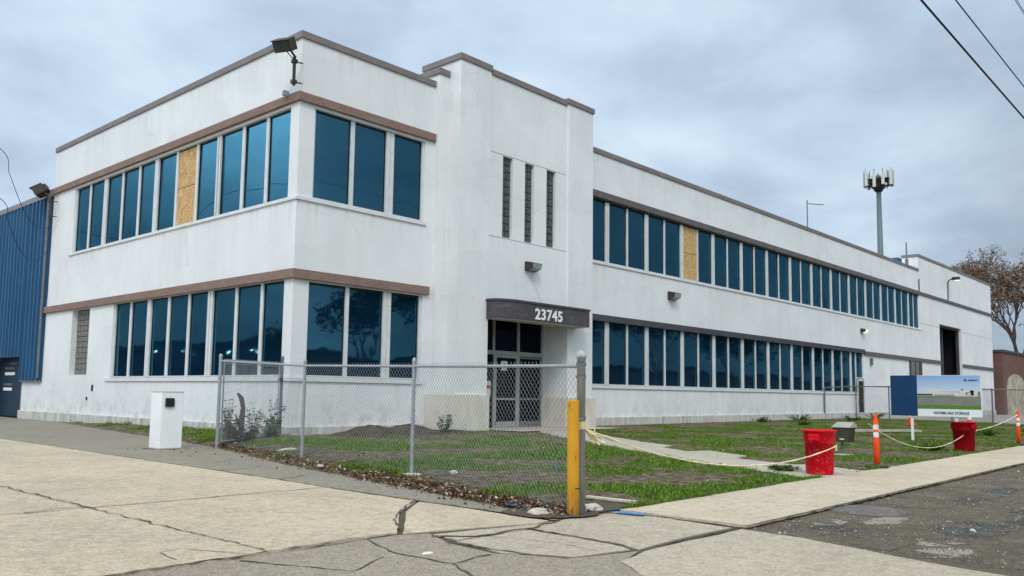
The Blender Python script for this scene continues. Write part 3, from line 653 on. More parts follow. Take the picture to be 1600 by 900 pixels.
def window(F, par, z0, z1, panes, rec=.13, wide=.09, thin=.045, osb=None, framemat='frame', tilt=.0035, s_lo=None, s_hi=None, z_override=None):
    """one window of a ribbon: glass is the window mesh, frame its child"""
    w = MB(); fr = MB(); hw = .035
    lo = s_lo if s_lo is not None else panes[0][0]-.06; hi = s_hi if s_hi is not None else panes[-1][1]+.06
    bd = None
    for i, (a, b) in enumerate(panes):
        zz0 = z_override.get(i, z0) if z_override else z0
        if osb == i:
            bd = MB(); zm_ = zz0+(z1-zz0)*.5
            F.box(bd, a, b, -rec+.01, -rec+.03, zz0+.05, zm_-.01); F.box(bd, a, b, -rec+.01, -rec+.032, zm_+.012, z1-.05)
            continue
        t1, t2 = random.gauss(0, tilt), random.gauss(0, tilt); hs, hz = (b-a)/2, (z1-zz0)/2
        c = [F.p(a, -rec-t1*hs-t2*hz, zz0), F.p(b, -rec+t1*hs-t2*hz, zz0), F.p(b, -rec+t1*hs+t2*hz, z1), F.p(a, -rec-t1*hs+t2*hz, z1)]
        w.add(c, [(0,1,2,3)] if F.k == 'y' else [(3,2,1,0)])
    F.box(fr, lo, hi, -rec-.05, -rec+.03, z1-.05, z1, 1);  # head bar coloured black as the shadow line below the band
    for i, (a, b) in enumerate(panes):
        zz0 = z_override.get(i, z0) if z_override else z0
        F.box(fr, a-.02 if i else lo, b+.02 if i < len(panes)-1 else hi, -rec-.05, -rec+.052, zz0, zz0+.05)
    for i, (a, b) in enumerate(panes):
        zz0 = z_override.get(i, z0) if z_override else z0
        for s_0, s_1 in ((a, a+.022), (b-.022, b)): F.box(fr, s_0, s_1, -rec-.04, -rec+.022, zz0+.05, z1-.05, 1)
    F.box(fr, lo, panes[0][0], -rec-.05, -rec+.08, z0+.003, z1-.003); F.box(fr, panes[-1][1], hi, -rec-.05, -rec+.08, (z_override or {}).get(len(panes)-1, z0)+.003, z1-.003)
    for (a, b), (c_, d_) in zip(panes, panes[1:]): F.box(fr, b, c_, -rec-.05, -rec+.06, z0+.003, z1-.003)
    wo = w.build('window', MT['glass'], par); fr.build('frame', [MT[framemat], MT['black']], wo)
    if bd: bd.build('plywood_panel', MT['osb'], wo)
    return wo
def blockwin(F, par, s0, s1, z0, z1, nx, nz, rec, mat, mort, name='glass_block_window'):
    mb = MB(); F.box(mb, s0, s1, -rec-.1, -rec-.02, z0, z1, 1)
    g_ = .013; ws_, hs_ = (s1-s0)/nx, (z1-z0)/nz
    for i in range(nx):
        for j in range(nz):
            q = random.uniform(-.004, .004); F.box(mb, s0+i*ws_+g_, s0+(i+1)*ws_-g_, -rec-.03, -rec+q, z0+j*hs_+g_, z0+(j+1)*hs_-g_, 0)
    return mb.build(name, [MT[mat], MT[mort]], par, bevel=.012)

# ------------------------------------------------------------------ office building
B = thing('office_building', 'long white two storey stucco office with ribbon windows and raised entrance tower', 'building')
FF = Face('y', 0); FL = Face('x', 0); FW = Face('y', .1); FT = Face('y', -.722); F1 = Face('y', -.187); FP = Face('y', -.69)
H = 11.26; HW = 11.10; HT = 12.16; H1 = 11.67; HB = 12.22
wall = MB()
# left face: two window ribbons + glass block opening + low part under the blue cladding
wallface(wall, FL, 0, 17.73, 0, H-.2, [(.43,15.48,6.60,9.18),(.43,11.3,1.69,4.33),(13.36,15.02,1.82,4.33)], .34)
wallface(wall, FL, 17.73, 20.0, 0, 1.60, [])
wall.add([(0,20.0,0),(1,20.0,0),(1,20.0,1.6),(0,20.0,1.6)], [(0,1,2,3)])
wallface(wall, FF, 0, 5.007, 0, H-.2, [(.5,4.62,6.62,9.18),(.5,4.64,1.69,4.30)], .34)
# backs of the ribbons are closed by the panes; roof of the block and the hidden sides
wall.box(.35, 12.4, .40, 12, H-.95, H-.75); wall.box(.36, 12, 12, 17.7, H-.95, H-.75)
wall.box(.36, 12.4, 17.4, 17.73, 0, H-.2)
# parapet inner faces
wall.box(.003, .3, .31, 17.4, H-1.2, H-.22); wall.box(.003, 5.0, .003, .3, H-1.2, H-.22)
# tower
wall.box(5.007, 5.435, -.187, 2.0, 0, H1-.2)
wallface(wall, FT, 5.435, 6.843, 0, HT-.2, [], .3)
wallface(wall, FP, 6.843, 10.908, 4.25, HT-.3, [(7.49,7.98,6.49,9.25),(8.61,9.08,6.49,9.25),(9.77,10.27,6.49,9.25)], .3)
wallface(wall, FT, 10.98, 12.463, 0, HT-.2, [], .3)
wall.add([(6.843,-.722,0),(6.843,-.69,0),(6.843,-.69,HT-.2),(6.843,-.722,HT-.2)], [(0,1,2,3)])
wall.add([(10.98,-.722,4.25),(10.908,-.69,4.25),(10.908,-.69,HT-.2),(10.98,-.722,HT-.2)], [(3,2,1,0)])
wall.add([(5.435,-.722,0),(5.435,3.0,0),(5.435,3.0,HT-.2),(5.435,-.722,HT-.2)], [(3,2,1,0)])
wall.add([(12.463,-.722,0),(12.463,3.0,0),(12.463,3.0,HT-.2),(12.463,-.722,HT-.2)], [(0,1,2,3)])
wall.box(5.44, 12.46, 2.7, 3.0, H-.5, HT-.2); wall.box(5.44, 12.46, -.45, 2.7, HT-.9, HT-.7)
# door recess walls
wall.add([(6.843,-.722,0),(6.843,.45,0),(6.843,.45,4.3),(6.843,-.722,4.3)], [(3,2,1,0)])
wall.add([(10.98,-.722,1.22),(10.98,.45,1.22),(10.98,.45,4.3),(10.98,-.722,4.3)], [(0,1,2,3)])
# wing
WUP = [14.62+2.87*k for k in range(15)]
wallface(wall, FW, 12.463, 54.3, 0, HW-.2, [(12.5,54.83-.03 if False else 54.28,6.56,9.12),(12.5,42.5,1.69,4.25)], .34)
wall.box(12.47, 54.3, .42, 20, HW-.95, HW-.75); wall.box(12.47, 54.3, .103, .4, HW-1.1, HW-.22)
wall.box(12.0, 75, 19.7, 20, 0, HW-.2)
# far block
wallface(wall, FW, 54.3, 75.7, 0, HB-.2, [(59.2,65.35,.12,7.28)], .45)
wall.add([(54.303,.1,HW-.3),(54.303,1.25,HW-.3),(54.303,1.25,HB-.2),(54.303,.1,HB-.2)], [(3,2,1,0)])
wall.add([(75.7,.1,0),(75.7,20,0),(75.7,20,HW-.2),(75.7,.1,HW-.2)], [(0,1,2,3)]); wall.box(75.4,75.69,.11,1.25,HW-.9,HB-.2); wall.box(54.4,75.6,1.3,19.6,HW-.95,HW-.75)
wall.box(54.31, 75.6, 1.0, 1.25, HW-.9, HB-.2)
wo = wall.build('wall', MT['white'], B)
# glass-free openings get a dark room behind
rm = MB(); rm.box(58.6, 66, .75, 9, .1, 7.6); bm_room = rm
ro = MB()
ro.add([(58.9,.56,.1),(65.7,.56,.1),(65.7,9,.1),(58.9,9,.1)], [(0,1,2,3)])
ro.add([(58.9,9,.1),(65.7,9,.1),(65.7,9,7.6),(58.9,9,7.6)], [(0,1,2,3)])
ro.add([(58.9,.56,.1),(58.9,9,.1),(58.9,9,7.6),(58.9,.56,7.6)], [(0,1,2,3)])
ro.add([(65.7,.56,.1),(65.7,9,.1),(65.7,9,7.6),(65.7,.56,7.6)], [(0,1,2,3)])
ro.add([(58.9,.56,7.4),(65.7,.56,7.4),(65.7,9,7.4),(58.9,9,7.4)], [(0,1,2,3)])
bay = ro.build('loading_bay', MT['dark'], B)
fr = MB(); fr.box(59.2,59.36,.35,.5,.13,7.27); fr.box(65.15,65.34,.30,.5,.13,7.27); fr.box(62.6,62.95,.9,1.0,.13,7.2); fr.box(59.4,65.1,.35,.5,7.1,7.27)
fr.build('door_track', MT['interior'], bay)
# plinth
pl = MB(); PZ = .36
pl.box(-.09, 0, -.09, 20.05, 0, PZ); pl.box(0, 4.75, -.09, 0, 0, PZ)
pl.box(12.75, 75.72, .0, .1, 0, PZ+.1)
pl.build('plinth', MT['plinth'], B, bevel=.02)
cp = MB(); cp.box(4.90, 6.9, -.80, -.725, 0, 1.28); cp.box(4.84,4.90,-.80,-.003,0,1.28); cp.build('cream_base', MT['cream'], B, bevel=.015); cp = MB()
cp.box(10.96, 12.62, -.80, -.725, 0, 1.22); cp.box(12.463, 12.62, -.725, .095, 0, 1.22); cp.box(10.93, 10.98, -.725, .44, 0, 1.22)
cp.build('cream_base', MT['cream'], B, bevel=.015)
# copings
def strip(F, s0, s1, o0, o1, z0, z1, mb): F.box(mb, s0, s1, o0, o1, z0, z1)
co = MB(); co.box(-.05, .33, -.05, 17.78, H-.2, H); co.box(.33, 5.0, -.05, .33, H-.2, H); co.build('coping', MT['coping'], B, bevel=.01)
co = MB(); co.box(4.95, 5.43, -.235, 1.4, H1-.2, H1); co.build('coping', MT['coping'], B, bevel=.01)
co = MB(); co.box(5.38, 6.87, -.77, 1.1, HT-.2, HT); co.box(6.87, 10.88, -.74, .2, HT-.29, HT-.09); co.box(10.88, 12.51, -.77, 1.1, HT-.2, HT); co.build('coping', MT['coping'], B, bevel=.01)
co = MB(); co.box(12.52, 54.29, .05, .43, HW-.2, HW); co.build('coping', MT['coping'], B, bevel=.01)
co = MB(); co.box(54.25, 75.75, .05, .4, HB-.2, HB); co.box(54.25, 54.6, .4, 1.28, HB-.2, HB); co.build('coping', MT['coping'], B, bevel=.01)
# lintel bands
def bandpart(boxes, mat):
    b = MB()
    for q in boxes: b.box(*q)
    return b.build('lintel_band', MT[mat], B, bevel=.012)
bandpart([(-.10,.0,-.10,17.95,9.26,9.51),(.0,5.0,-.10,.0,9.26,9.51)], 'band')
bandpart([(-.10,.0,-.10,17.95,4.34,4.60),(.0,4.86,-.10,.0,4.34,4.60)], 'band')
bandpart([(12.47,54.3,.01,.1,9.12,9.385),(54.3,75.75,.01,.1,9.13,9.37)], 'bandgrey')
bandpart([(12.47,42.6,.0,.1,4.20,4.46)], 'banddark'); bandpart([(42.6,59.15,.0,.1,4.10,4.36),(65.4,75.75,.0,.1,4.06,4.32)], 'bandgrey')
# black strips painting in the shadow line under the lintel bands
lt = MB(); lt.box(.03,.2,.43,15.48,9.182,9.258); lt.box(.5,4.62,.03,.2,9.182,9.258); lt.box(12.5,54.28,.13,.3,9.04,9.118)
lt.build('shadow_gap_strip', MT['black'], B)
# sills
def sill(F, s0, s1, z0, z1, o=.05):
    m_ = MB(); F.box(m_, s0, s1, -.1, o, z0, z1); return m_.build('sill', MT['sillwhite'], B, bevel=.01)
sill(FL, -.052, 15.7, 6.51, 6.60); sill(FF, .0, 4.7, 6.51, 6.62); sill(FL, -.052, 11.6, 1.57, 1.69); sill(FF, .0, 4.7, 1.57, 1.69)
sill(FW, 12.47, 54.5, 6.46, 6.56); sill(FW, 12.47, 41.4, 1.58, 1.69)
# corner pier faces (boxed metal covers)
pr = MB()
for z0, z1 in ((6.62,9.18),(1.69,4.3)): pr = MB(); pr.box(.004, .5, .004, .43, z0, z1); pr.build('corner_pier', MT['white'], B)
# windows, left face
random.seed(21)
UZ = (6.61, 9.17); LZ = (1.70, 4.32)
L_up = [([(.43,1.63),(1.77,2.93),(3.08,4.30)],None),([(4.53,5.72),(5.86,7.08),(7.22,8.45)],1),([(8.72,9.86),(10.0,11.22),(11.36,12.58)],None),([(12.86,14.1),(14.24,15.40)],None)]
for i, (p, o_) in enumerate(L_up): window(FL, B, *UZ, p, osb=o_, s_lo=(.43 if i == 0 else p[0][0]-.13), s_hi=(15.48 if i == 3 else p[-1][1]+.13))
L_lo = [[(.43,1.58),(1.72,2.95),(3.09,4.36)],[(4.66,5.8),(5.94,7.14),(7.3,8.46)],[(8.73,9.95),(10.1,11.22)]]
for i, p in enumerate(L_lo): window(FL, B, *LZ, p, s_lo=(.43 if i == 0 else p[0][0]-.13), s_hi=(11.3 if i == 2 else p[-1][1]+.13))
window(FF, B, 6.63, 9.17, [(.56,1.80),(1.94,3.12)], s_lo=.5, s_hi=3.26); window(FF, B, 6.63, 9.17, [(3.41,4.55)], s_lo=3.27, s_hi=4.62)
window(FF, B, 1.70, 4.29, [(.53,1.79),(1.92,3.16)], s_lo=.5, s_hi=3.3); window(FF, B, 1.70, 4.29, [(3.45,4.57)], s_lo=3.31, s_hi=4.64)
# wing windows
c0 = WUP
window(FW, B, 6.57, 9.11, [(12.6,14.50)], s_lo=12.5, s_hi=14.60)
window(FW, B, 1.70, 4.24, [(12.6,14.50)], s_lo=12.5, s_hi=14.60)
for k in range(14):
    a, b = c0[k], min(c0[k+1], 54.27); mid = (a+b)/2; 
    window(FW, B, 6.57, 9.11, [(a+.12,mid-.055),(mid+.055,b-.12)], osb=0 if k == 2 else None, s_lo=a+.003, s_hi=b-.003 if k < 13 else 54.28)
for k in range(9):
    a, b = c0[k], c0[k+1]; mid = (a+b)/2; window(FW, B, 1.70, 4.24, [(a+.12,mid-.055),(mid+.055,b-.12)], s_lo=a+.003, s_hi=b-.003)
a = c0[9]
window(FW, B, 1.70, 4.24, [(a+.12,41.25),(41.4,42.42)], s_lo=a+.003, s_hi=42.5, z_override={1: 2.6})
sd_ = MB(); sd_.box(41.36,42.3,.09,.14,.1,2.42); sdo = sd_.build('side_door', MT['black'], B)
sf = MB(); sf.box(41.28,41.36,.04,.12,.1,2.52); sf.box(42.3,42.38,.04,.12,.1,2.52); sf.box(41.36,42.3,.04,.12,2.42,2.56); sf.build('frame', MT['frameL'], sdo)
sf = MB(); sf.obox((42.15,.06,1.15),(.02,0,0),(0,.03,0),(0,0,.06)); sf.build('handle', MT['galv'], sdo)
# small far window and wall box
sw_ = MB(); sw_.add([(51.6,.02,2.2),(54.1,.02,2.2),(54.1,.02,4.08),(51.6,.02,4.08)], [(0,1,2,3)]); 
wv = sw_.build('window', MT['blocklight'], B); sf = MB()
for a_ in (51.5, 52.55, 53.5): sf.box(a_, a_+(.1 if a_ < 53 else .6), -.02, .09, 2.15, 4.09)
sf.box(51.5,54.1,-.02,.09,2.1,2.2); sf.build('frame', MT['interior'], wv)
wb = MB(); wb.box(43.6,43.85,-.03,.1,3.5,3.95); wb.build('meter_box', MT['galvdark'], B)
# glass block
blockwin(FL, B, 13.36, 15.02, 1.82, 4.33, 5, 12, .2, 'blocklight', 'mortarlight')
for a_, b_2 in ((7.49,7.98),(8.61,9.08),(9.77,10.27)): blockwin(FP, B, a_, b_2, 6.49, 9.25, 2, 11, .1, 'block', 'mortar')
for z_ in (6.46, 9.28): sj_ = MB(); sj_.box(6.86, 10.9, -.693, -.686, z_-.008, z_+.008); sj_.build('control_joint', MT['galvdark'], B)
for x0_, x1_, z_ in ((54.3,59.2,7.0),(65.4,75.6,7.0),(42.7,54,2.1),(65.4,75.6,2.2)): sj_ = MB(); sj_.box(x0_, x1_, .096, .105, z_-.012, z_+.012); sj_.build('control_joint', MT['galvdark'], B)
# little wall stains/boxes on the left face
ho = MB(); ho.box(-.02,.0,12.66,12.80,1.22,1.44); ho.build('wall_vent', MT['black'], B); ho = MB(); ho.box(-.015,.0,13.12,13.24,.88,1.0); ho.build('wall_vent', MT['black'], B)
# entrance: doors in the recess
dr = thing('x', '', '') if False else None
DY = .43
fr = MB()
def vbar(x0, x1, z0, z1): fr.box(x0, x1, DY-.03, DY+.05, z0, z1)
vbar(6.85,6.95,.165,4.2); vbar(8.34,8.46,.165,2.66); vbar(8.3,8.4,2.80,4.2); vbar(9.56,9.68,.165,4.2); vbar(10.88,10.976,.165,4.2)
fr.box(6.95,10.88,DY-.032,DY+.052,2.66,2.80); fr.box(6.95,10.88,DY-.03,DY+.05,4.1,4.2)
ef = fr.build('door_frame', MT['doorframe'], B, bevel=.006)
def door(x0, x1, fm='doorframe'):
    d = MB(); d.add([(x0,DY+.02,.17),(x1,DY+.02,.17),(x1,DY+.02,2.66),(x0,DY+.02,2.66)], [(0,1,2,3)]); do = d.build('door', MT['doorglass'], B)
    f_ = MB()
    for a_, b2_ in ((x0,x0+.045),(x1-.045,x1)): f_.box(a_, b2_, DY-.02, DY+.04, .24, 2.6)
    f_.box(x0,x1,DY-.02,DY+.04,.17,.36); f_.box(x0,x1,DY-.02,DY+.04,2.56,2.655); f_.box(x0+.07,x1-.07,DY-.015,DY+.035,1.1,1.17)
    f_.build('frame', MT[fm], do, bevel=.005)
    h_ = MB(); h_.tube([(x1-.13,DY-.02,1.2),(x1-.13,DY-.08,1.22),(x1-.13,DY-.08,1.55),(x1-.13,DY-.02,1.57)], .014, 6); h_.build('handle', MT['galv'], do)
    return do
d1 = door(8.46, 9.56); d2 = door(9.68, 10.88, 'galvdark')
n_ = MB(); n_.box(8.72,9.02,DY-.03,DY-.025,2.12,2.45); n_.build('notice', MT['paper'], d1)
tr = MB()
for a_, b2_ in ((6.95,8.3),(8.4,9.56),(9.68,10.88)): tr.add([(a_,DY+.02,2.8),(b2_,DY+.02,2.8),(b2_,DY+.02,4.1),(a_,DY+.02,4.1)], [(0,1,2,3)])
tr.add([(6.95,DY+.02,.17),(8.34,DY+.02,.17),(8.34,DY+.02,2.66),(6.95,DY+.02,2.66)], [(0,1,2,3)])
tr.build('transom_glass', MT['doorglass'], B)
n_ = MB(); n_.box(7.95,8.2,DY-.035,DY-.03,1.25,1.75); n_.box(7.97,8.18,DY-.039,DY-.035,1.5,1.6,1); n_.box(7.97,8.18,DY-.039,DY-.035,1.3,1.36,0); MT['noticered'] = simple('notice_red', (.5,.05,.04), .7)
n_.build('notice', [MT['paper'], MT['noticered']], B)
sf = MB(); sf.box(6.845,10.975,-.69,.45,4.22,4.25); sf.build('soffit', MT['soffit'], B)
# canopy with rounded left corner
def canopy_poly(g_):
    pts = [(6.76-g_, -.72)]
    for k in range(11):
        t = k/10*math.pi/2; pts.append((7.70-(.94+g_)*math.cos(t), -.95-(.42+g_)*math.sin(t)))
    return pts+[(11.42+g_, -1.37-g_), (11.42+g_, -.72)]
ca = MB(); P_ = canopy_poly(0); ca.prism(P_, 3.72, 4.29); cao = ca.build('canopy', MT['canopy'], B)
cc = MB(); cc.prism(canopy_poly(.03), 4.292, 4.36); cc.build('cap', MT['canopy'], cao)
cs = MB(); cs.prism([(x_*.985+.14, y_*.97-.03) for x_, y_ in P_], 3.70, 3.72); cs.build('soffit', MT['soffit'], cao)
cl = MB(); cl.box(7.9,9.2,-.35,-.22,4.12,4.22); cl.build('tube_light', MT['soffit'], B)
# house number, five separate digits on the fascia
text('house_number', '23745', .50, (8.42,-1.372,3.80), (R(90),0,0), MT['letter'], cao, .015, .013, 1.10)
# conduits on the far block
cd = MB(); cd.tube([(54.22,.05,10.3),(54.22,.05,9.4)], .05, 8); cd.build('conduit', MT['galvdark'], B)
cd = MB(); cd.tube([(61.7,.04,10.7),(61.7,.04,9.4)], .05, 8); cd.build('conduit', MT['galvdark'], B)

# ------------------------------------------------------------------ blue warehouse on the left
WH = thing('warehouse', 'blue corrugated metal warehouse adjoining the white office on the left', 'warehouse', (0,0,0))
cl_ = MB(); y = 17.75; pts = []
per = .42
def rib(y0, y1, z0, z1):
    v = []; y = y0; o = []
    while y < y1-1e-6:
        for dy_, dx_ in ((0,-.005),(.12,-.005),(.16,-.17),(.26,-.17),(.30,-.005)):
            if y+dy_ <= y1+1e-6: o.append((dx_, y+dy_))
        y += per
    o.append((-.005, y1))
    vs = [(a, b, z0) for a, b in o]+[(a, b, z1) for a, b in o]; n = len(o)
    cl_.add(vs, [(i+1, i, i+n, i+1+n) for i in range(n-1)])
rib(17.74, 20.05, 1.60, 9.2); rib(20.05, 24.4, 2.62, 9.2); rib(24.4, 60, 1.0, 9.2)
cl_.box(-.02,.0,24.4,60,0,1.0); cl_.box(0.01,.25,17.75,60,8.6,9.15); cl_.box(.0,.2,59.8,60,0,9); cl_.add([(.01,17.74,9.1),(25,17.74,9.1),(25,60,9.1),(.01,60,9.1)], [(0,1,2,3)])
clo = cl_.build('cladding', MT['blue'], WH)
tr_ = MB(); tr_.box(-.16,.25,17.72,60,9.2,9.42); tr_.box(-.12,-.0,17.74,20.05,1.56,1.598); tr_.build('roof_trim', MT['bluetrim'], WH)
dm = MB(); dm.box(.42,.47,20.6,24.4,.05,2.6); dmo = dm.build('door', MT['bluedoor'], WH)
df_ = MB(); df_.box(.0,.5,20.05,20.12,0,2.6); df_.box(.36,.5,20.12,20.6,0,2.6,1); df_.box(.3,.5,20.34,20.42,0.02,2.6); df_.box(.0,.5,20.05,24.4,2.603,2.63,1); df_.build('frame', [MT['galvdark'], MT['black']], dmo)
for z_, y0_, y1_, m_ in ((2.33,22.0,23.0,'galvdark'),(2.12,22.35,23.5,'galvdark'),(1.86,22.25,23.5,'letter'),(1.40,22.5,23.6,'galvdark'),(1.17,22.5,23.6,'letter')):
    q = MB(); q.box(.405,.418,y0_,y1_,z_,z_+(.13 if m_ == 'letter' else .09)); q.build('door_sign', MT[m_], dmo)
pp = MB(); pp.tube([(-.15,17.85,9.3),(-.15,17.85,1.7)], .05, 8); pp.build('downpipe', MT['galvdark'], WH)

# ------------------------------------------------------------------ wall lamps
def floodlight(label, base, top, head, aim, size=.42):
    t = thing('floodlight', label, 'floodlight', base, 0)
    bv = Vector(base); tp = Vector(top)-bv; hd = Vector(head)-bv
    a = MB(); a.tube([(0,0,0), tp], .045, 10)
    for k in (.12, .82):
        p = tp*k; a.tube([p, p+Vector((.27,0,.02))], .018, 6); a.obox(p, (.065,0,0), (0,.065,0), (0,0,.05))
    a.build('post', MT['bronze'], t)
    a = MB(); a.tube([tp, tp+(hd-tp)*.35+Vector((0,0,.03)), hd], .03, 8); a.tube([tp+Vector((0,0,-.12)), tp+(hd-tp)*.4+Vector((0,0,-.12)), hd+Vector((0,0,-.1))], .014, 6); a.build('bracket', MT['bronze'], t)
    d = Vector(aim).normalized(); s_ = d.cross(Vector((0,0,1))).normalized(); u2 = s_.cross(d)
    h_ = MB(); c_ = hd
    h_.obox(c_, d*size*.42, s_*size*.62, u2*size*.40); h_.obox(c_-d*size*.5, d*size*.12, s_*size*.42, u2*size*.28); h_.obox(c_+d*size*.45+u2*size*.36, d*size*.12, s_*size*.66, u2*size*.03)
    h_.build('lamp_head', MT['bronze'], t, bevel=.02)
    l_ = MB(); l_.obox(c_+d*size*.43, d*.008, s_*size*.55, u2*size*.33); l_.build('lens', MT['floodlens'], t)
    return t
floodlight('black floodlight on a short post at the top corner of the white office', (-.28,-.08,9.60), (-.28,-.08,10.42), (-.72,-.26,10.55), (-.8,-.35,-.55))
floodlight('black floodlight above the blue cladding at the left end', (-.30,17.15,8.15), (-.30,17.25,9.05), (-.45,18.0,9.42), (-.7,.5,-.5), .5)
sc_ = MB(); sc_.tube([(-.06,.52,9.62),(-.2,.45,9.50)], .035, 8); sc_.obox((-.17,.47,9.53),(.09,0,0),(0,.05,0),(0,0,.075)); tag(sc_.build('photocell', MT['lens'], bevel=.01), 'small grey light sensor on the brown band near the office corner', 'sensor')
def wallpack(label, x, y, z, w=.52, lit=False):
    t = thing('wall_light', label, 'wall light', (x, y, z), 0, 'wall lights on the white office')
    b = MB(); h = w*.52
    b.box(-w/2, w/2, -.10, 0, -h*.55, h*.55); b.add([(-w/2,-.10,h*.55),(w/2,-.10,h*.55),(w/2*.95,-.34,h*.35),(-w/2*.95,-.34,h*.35),(-w/2,-.10,-h*.5),(w/2,-.10,-h*.5),(w/2*.9,-.31,-h*.25),(-w/2*.9,-.31,-h*.25)], [(0,3,2,1),(3,7,6,2),(0,4,7,3),(1,2,6,5)])
    b.build('housing', MT['bronze'], t, bevel=.01)
    l_ = MB(); l_.add([(-w*.44,-.105,-h*.52),(w*.44,-.105,-h*.52),(w*.40,-.315,-h*.27),(-w*.40,-.315,-h*.27),(-w*.42,-.348,h*.26),(w*.42,-.348,h*.26)], [(0,1,2,3),(3,2,5,4)])
    l_.build('lens', MT['glow' if lit else 'lens'], t); return t
wallpack('dark wall light above the entrance canopy under the three glass block slots', 8.92, -.69, 5.66, .55)
wallpack('dark wall light on the wing between the two window ribbons, nearest the tower', 19.35, .1, 5.70, .62)
wallpack('small glowing wall light on the wing above the side door', 42.3, .1, 5.64, .5, True)
t = thing('arm_light', 'small lamp on a short arm high on the far loading bay wall', 'wall light', (61.7,.05,10.7))
a = MB(); a.tube([(0,0,0),(0,-.1,.3),(0,-.4,.45)], .05, 8); a.build('arm', MT['bronze'], t)
a = MB(); a.obox((.05,-.62,.42),(.22,0,0),(0,.26,0),(0,0,.13)); a.build('lamp_head', MT['bronze'], t, bevel=.03)
a = MB(); a.obox((.05,-.70,.27),(.17,0,0),(0,.18,0),(0,0,.02)); a.build('lens', MT['glow'], t)

# ------------------------------------------------------------------ chain link fences
def mesh_panel(name, p0, p1, z0a, z0b, z1a, z1b, par, pitch=.088, r=.0021, mat='galv', spikes=True):
    """diamond wire between two posts"""
    a, b = Vector(p0), Vector(p1); Lh = (b-a).length; d = (b-a)/Lh; nrm = Vector((-d.y, d.x)); mb = MB()
    Hh = max(z1a-z0a, z1b-z0b)
    def P(s_, h, off): t = s_/Lh; z = (z0a+(z0b-z0a)*t)+h*((z1a+(z1b-z1a)*t)-(z0a+(z0b-z0a)*t))/Hh; q = a+d*s_+nrm*off; return Vector((q.x, q.y, z))
    for sg in (1, -1):
        s0 = -Hh if sg > 0 else 0.0
        s_ = s0
        while s_ < (Lh if sg > 0 else Lh+Hh):
            h0, h1 = 0, Hh
            sa = s_; sb = s_+sg*Hh
            lo_, hi_ = 0, 1
            if sg > 0:
                if sa < 0: lo_ = -sa/Hh
                if sb > Lh: hi_ = (Lh-sa)/Hh
            else:
                if sa > Lh: lo_ = (sa-Lh)/Hh
                if sb < 0: hi_ = sa/Hh
            if hi_-lo_ > .01:
                A, B_ = P(sa+sg*Hh*lo_, Hh*lo_, .003*sg), P(sa+sg*Hh*hi_, Hh*hi_, .003*sg)
                mb.tube([A, B_], r, 3, False)
                if spikes and hi_ > .999: mb.tube([B_, B_+Vector((d.x*.012*sg, d.y*.012*sg, .035))], r*.9, 3, False)
            s_ += pitch
    return mb.build(name, MT[mat], par)
FN = thing('chain_link_fence', 'galvanized chain link fence enclosing the lawn corner, from gate to yellow bollard', 'fence')
posts = [((-2.89,-1.6),2.08,.038),((-3.47,-5.8),1.87,.030),((-3.93,-9.45),1.80,.030),((-5.38,-13.87),1.73,.048)]
for (x, y), h, r in posts:
    m_ = MB(); prof = [(r,0),(r,h-.02),(r*1.15,h-.02),(r*1.15,h+.01),(r*.8,h+.045),(r*.25,h+.06)]
    m_.lathe((x,y,0), prof, 14); m_.build('post', MT['timberpost' if r > .045 else 'galv'], FN, True if r > .045 else False)
RL = []
for (p, h, r), (p2, h2, r2) in zip(posts, posts[1:]):
    zr = (1.99 if p[1] > -2 else h-.06), (h2-.06 if r2 < .045 else 1.64)
    m_ = MB(); m_.tube([(p[0], p[1], zr[0]-.02), (p2[0], p2[1], zr[1]-.02)], .021, 8); m_.build('rail', MT['galv'], FN)
    mesh_panel('wire_mesh', p, p2, .12 if p[1] > -2 else .08, .07 if r2 < .045 else .06, zr[0], zr[1], FN)
# clamps on the end post
for z_ in (.5, 1.05, 1.5, 1.64):
    m_ = MB(); m_.lathe((-5.38,-13.87,z_), [(.050,-.018),(.054,-.018),(.054,.018),(.050,.018)], 14, cap=False); m_.obox((-5.345,-13.815,z_),(.02,0,0),(0,.035,0),(0,0,.016)); m_.build('clamp', MT['galvdark'], FN)
m_ = MB(); m_.lathe((-3.93,-9.45,0), [(.17,0),(.15,.05),(.05,.06)], 9); m_.build('footing', MT['stone'], FN)
m_ = MB(); m_.lathe((-3.47,-5.8,0), [(.14,0),(.12,.04),(.05,.05)], 9); m_.build('footing', MT['stone'], FN)
GT = thing('chain_link_gate', 'narrow chain link gate between fence end post and the office corner, weeds at its foot', 'gate')
m_ = MB(); m_.lathe((-.42,-.28,.05), [(.04,0),(.04,2.1),(.046,2.1),(.046,2.13),(.02,2.17)], 12); m_.build('post', MT['galvdark'], GT)
ga, gb = Vector((-2.75,-1.52)), Vector((-.55,-.36))
m_ = MB(); m_.tube([(*ga,.14),(*ga,2.0),(*gb,2.02),(*gb,.18),(*ga,.14)], .020, 8); m_.tube([(*ga,1.92),(*gb,1.94)], .01, 6); m_.build('gate_frame', MT['galv'], GT)
mesh_panel('wire_mesh', ga, gb, .15, .18, 2.0, 2.02, GT)
m_ = MB()
for z_ in (.5, 1.6): m_.obox((-.48,-.32,z_),(.05,0,0),(0,.05,0),(0,0,.04))
m_.build('hinge', MT['black'], GT)
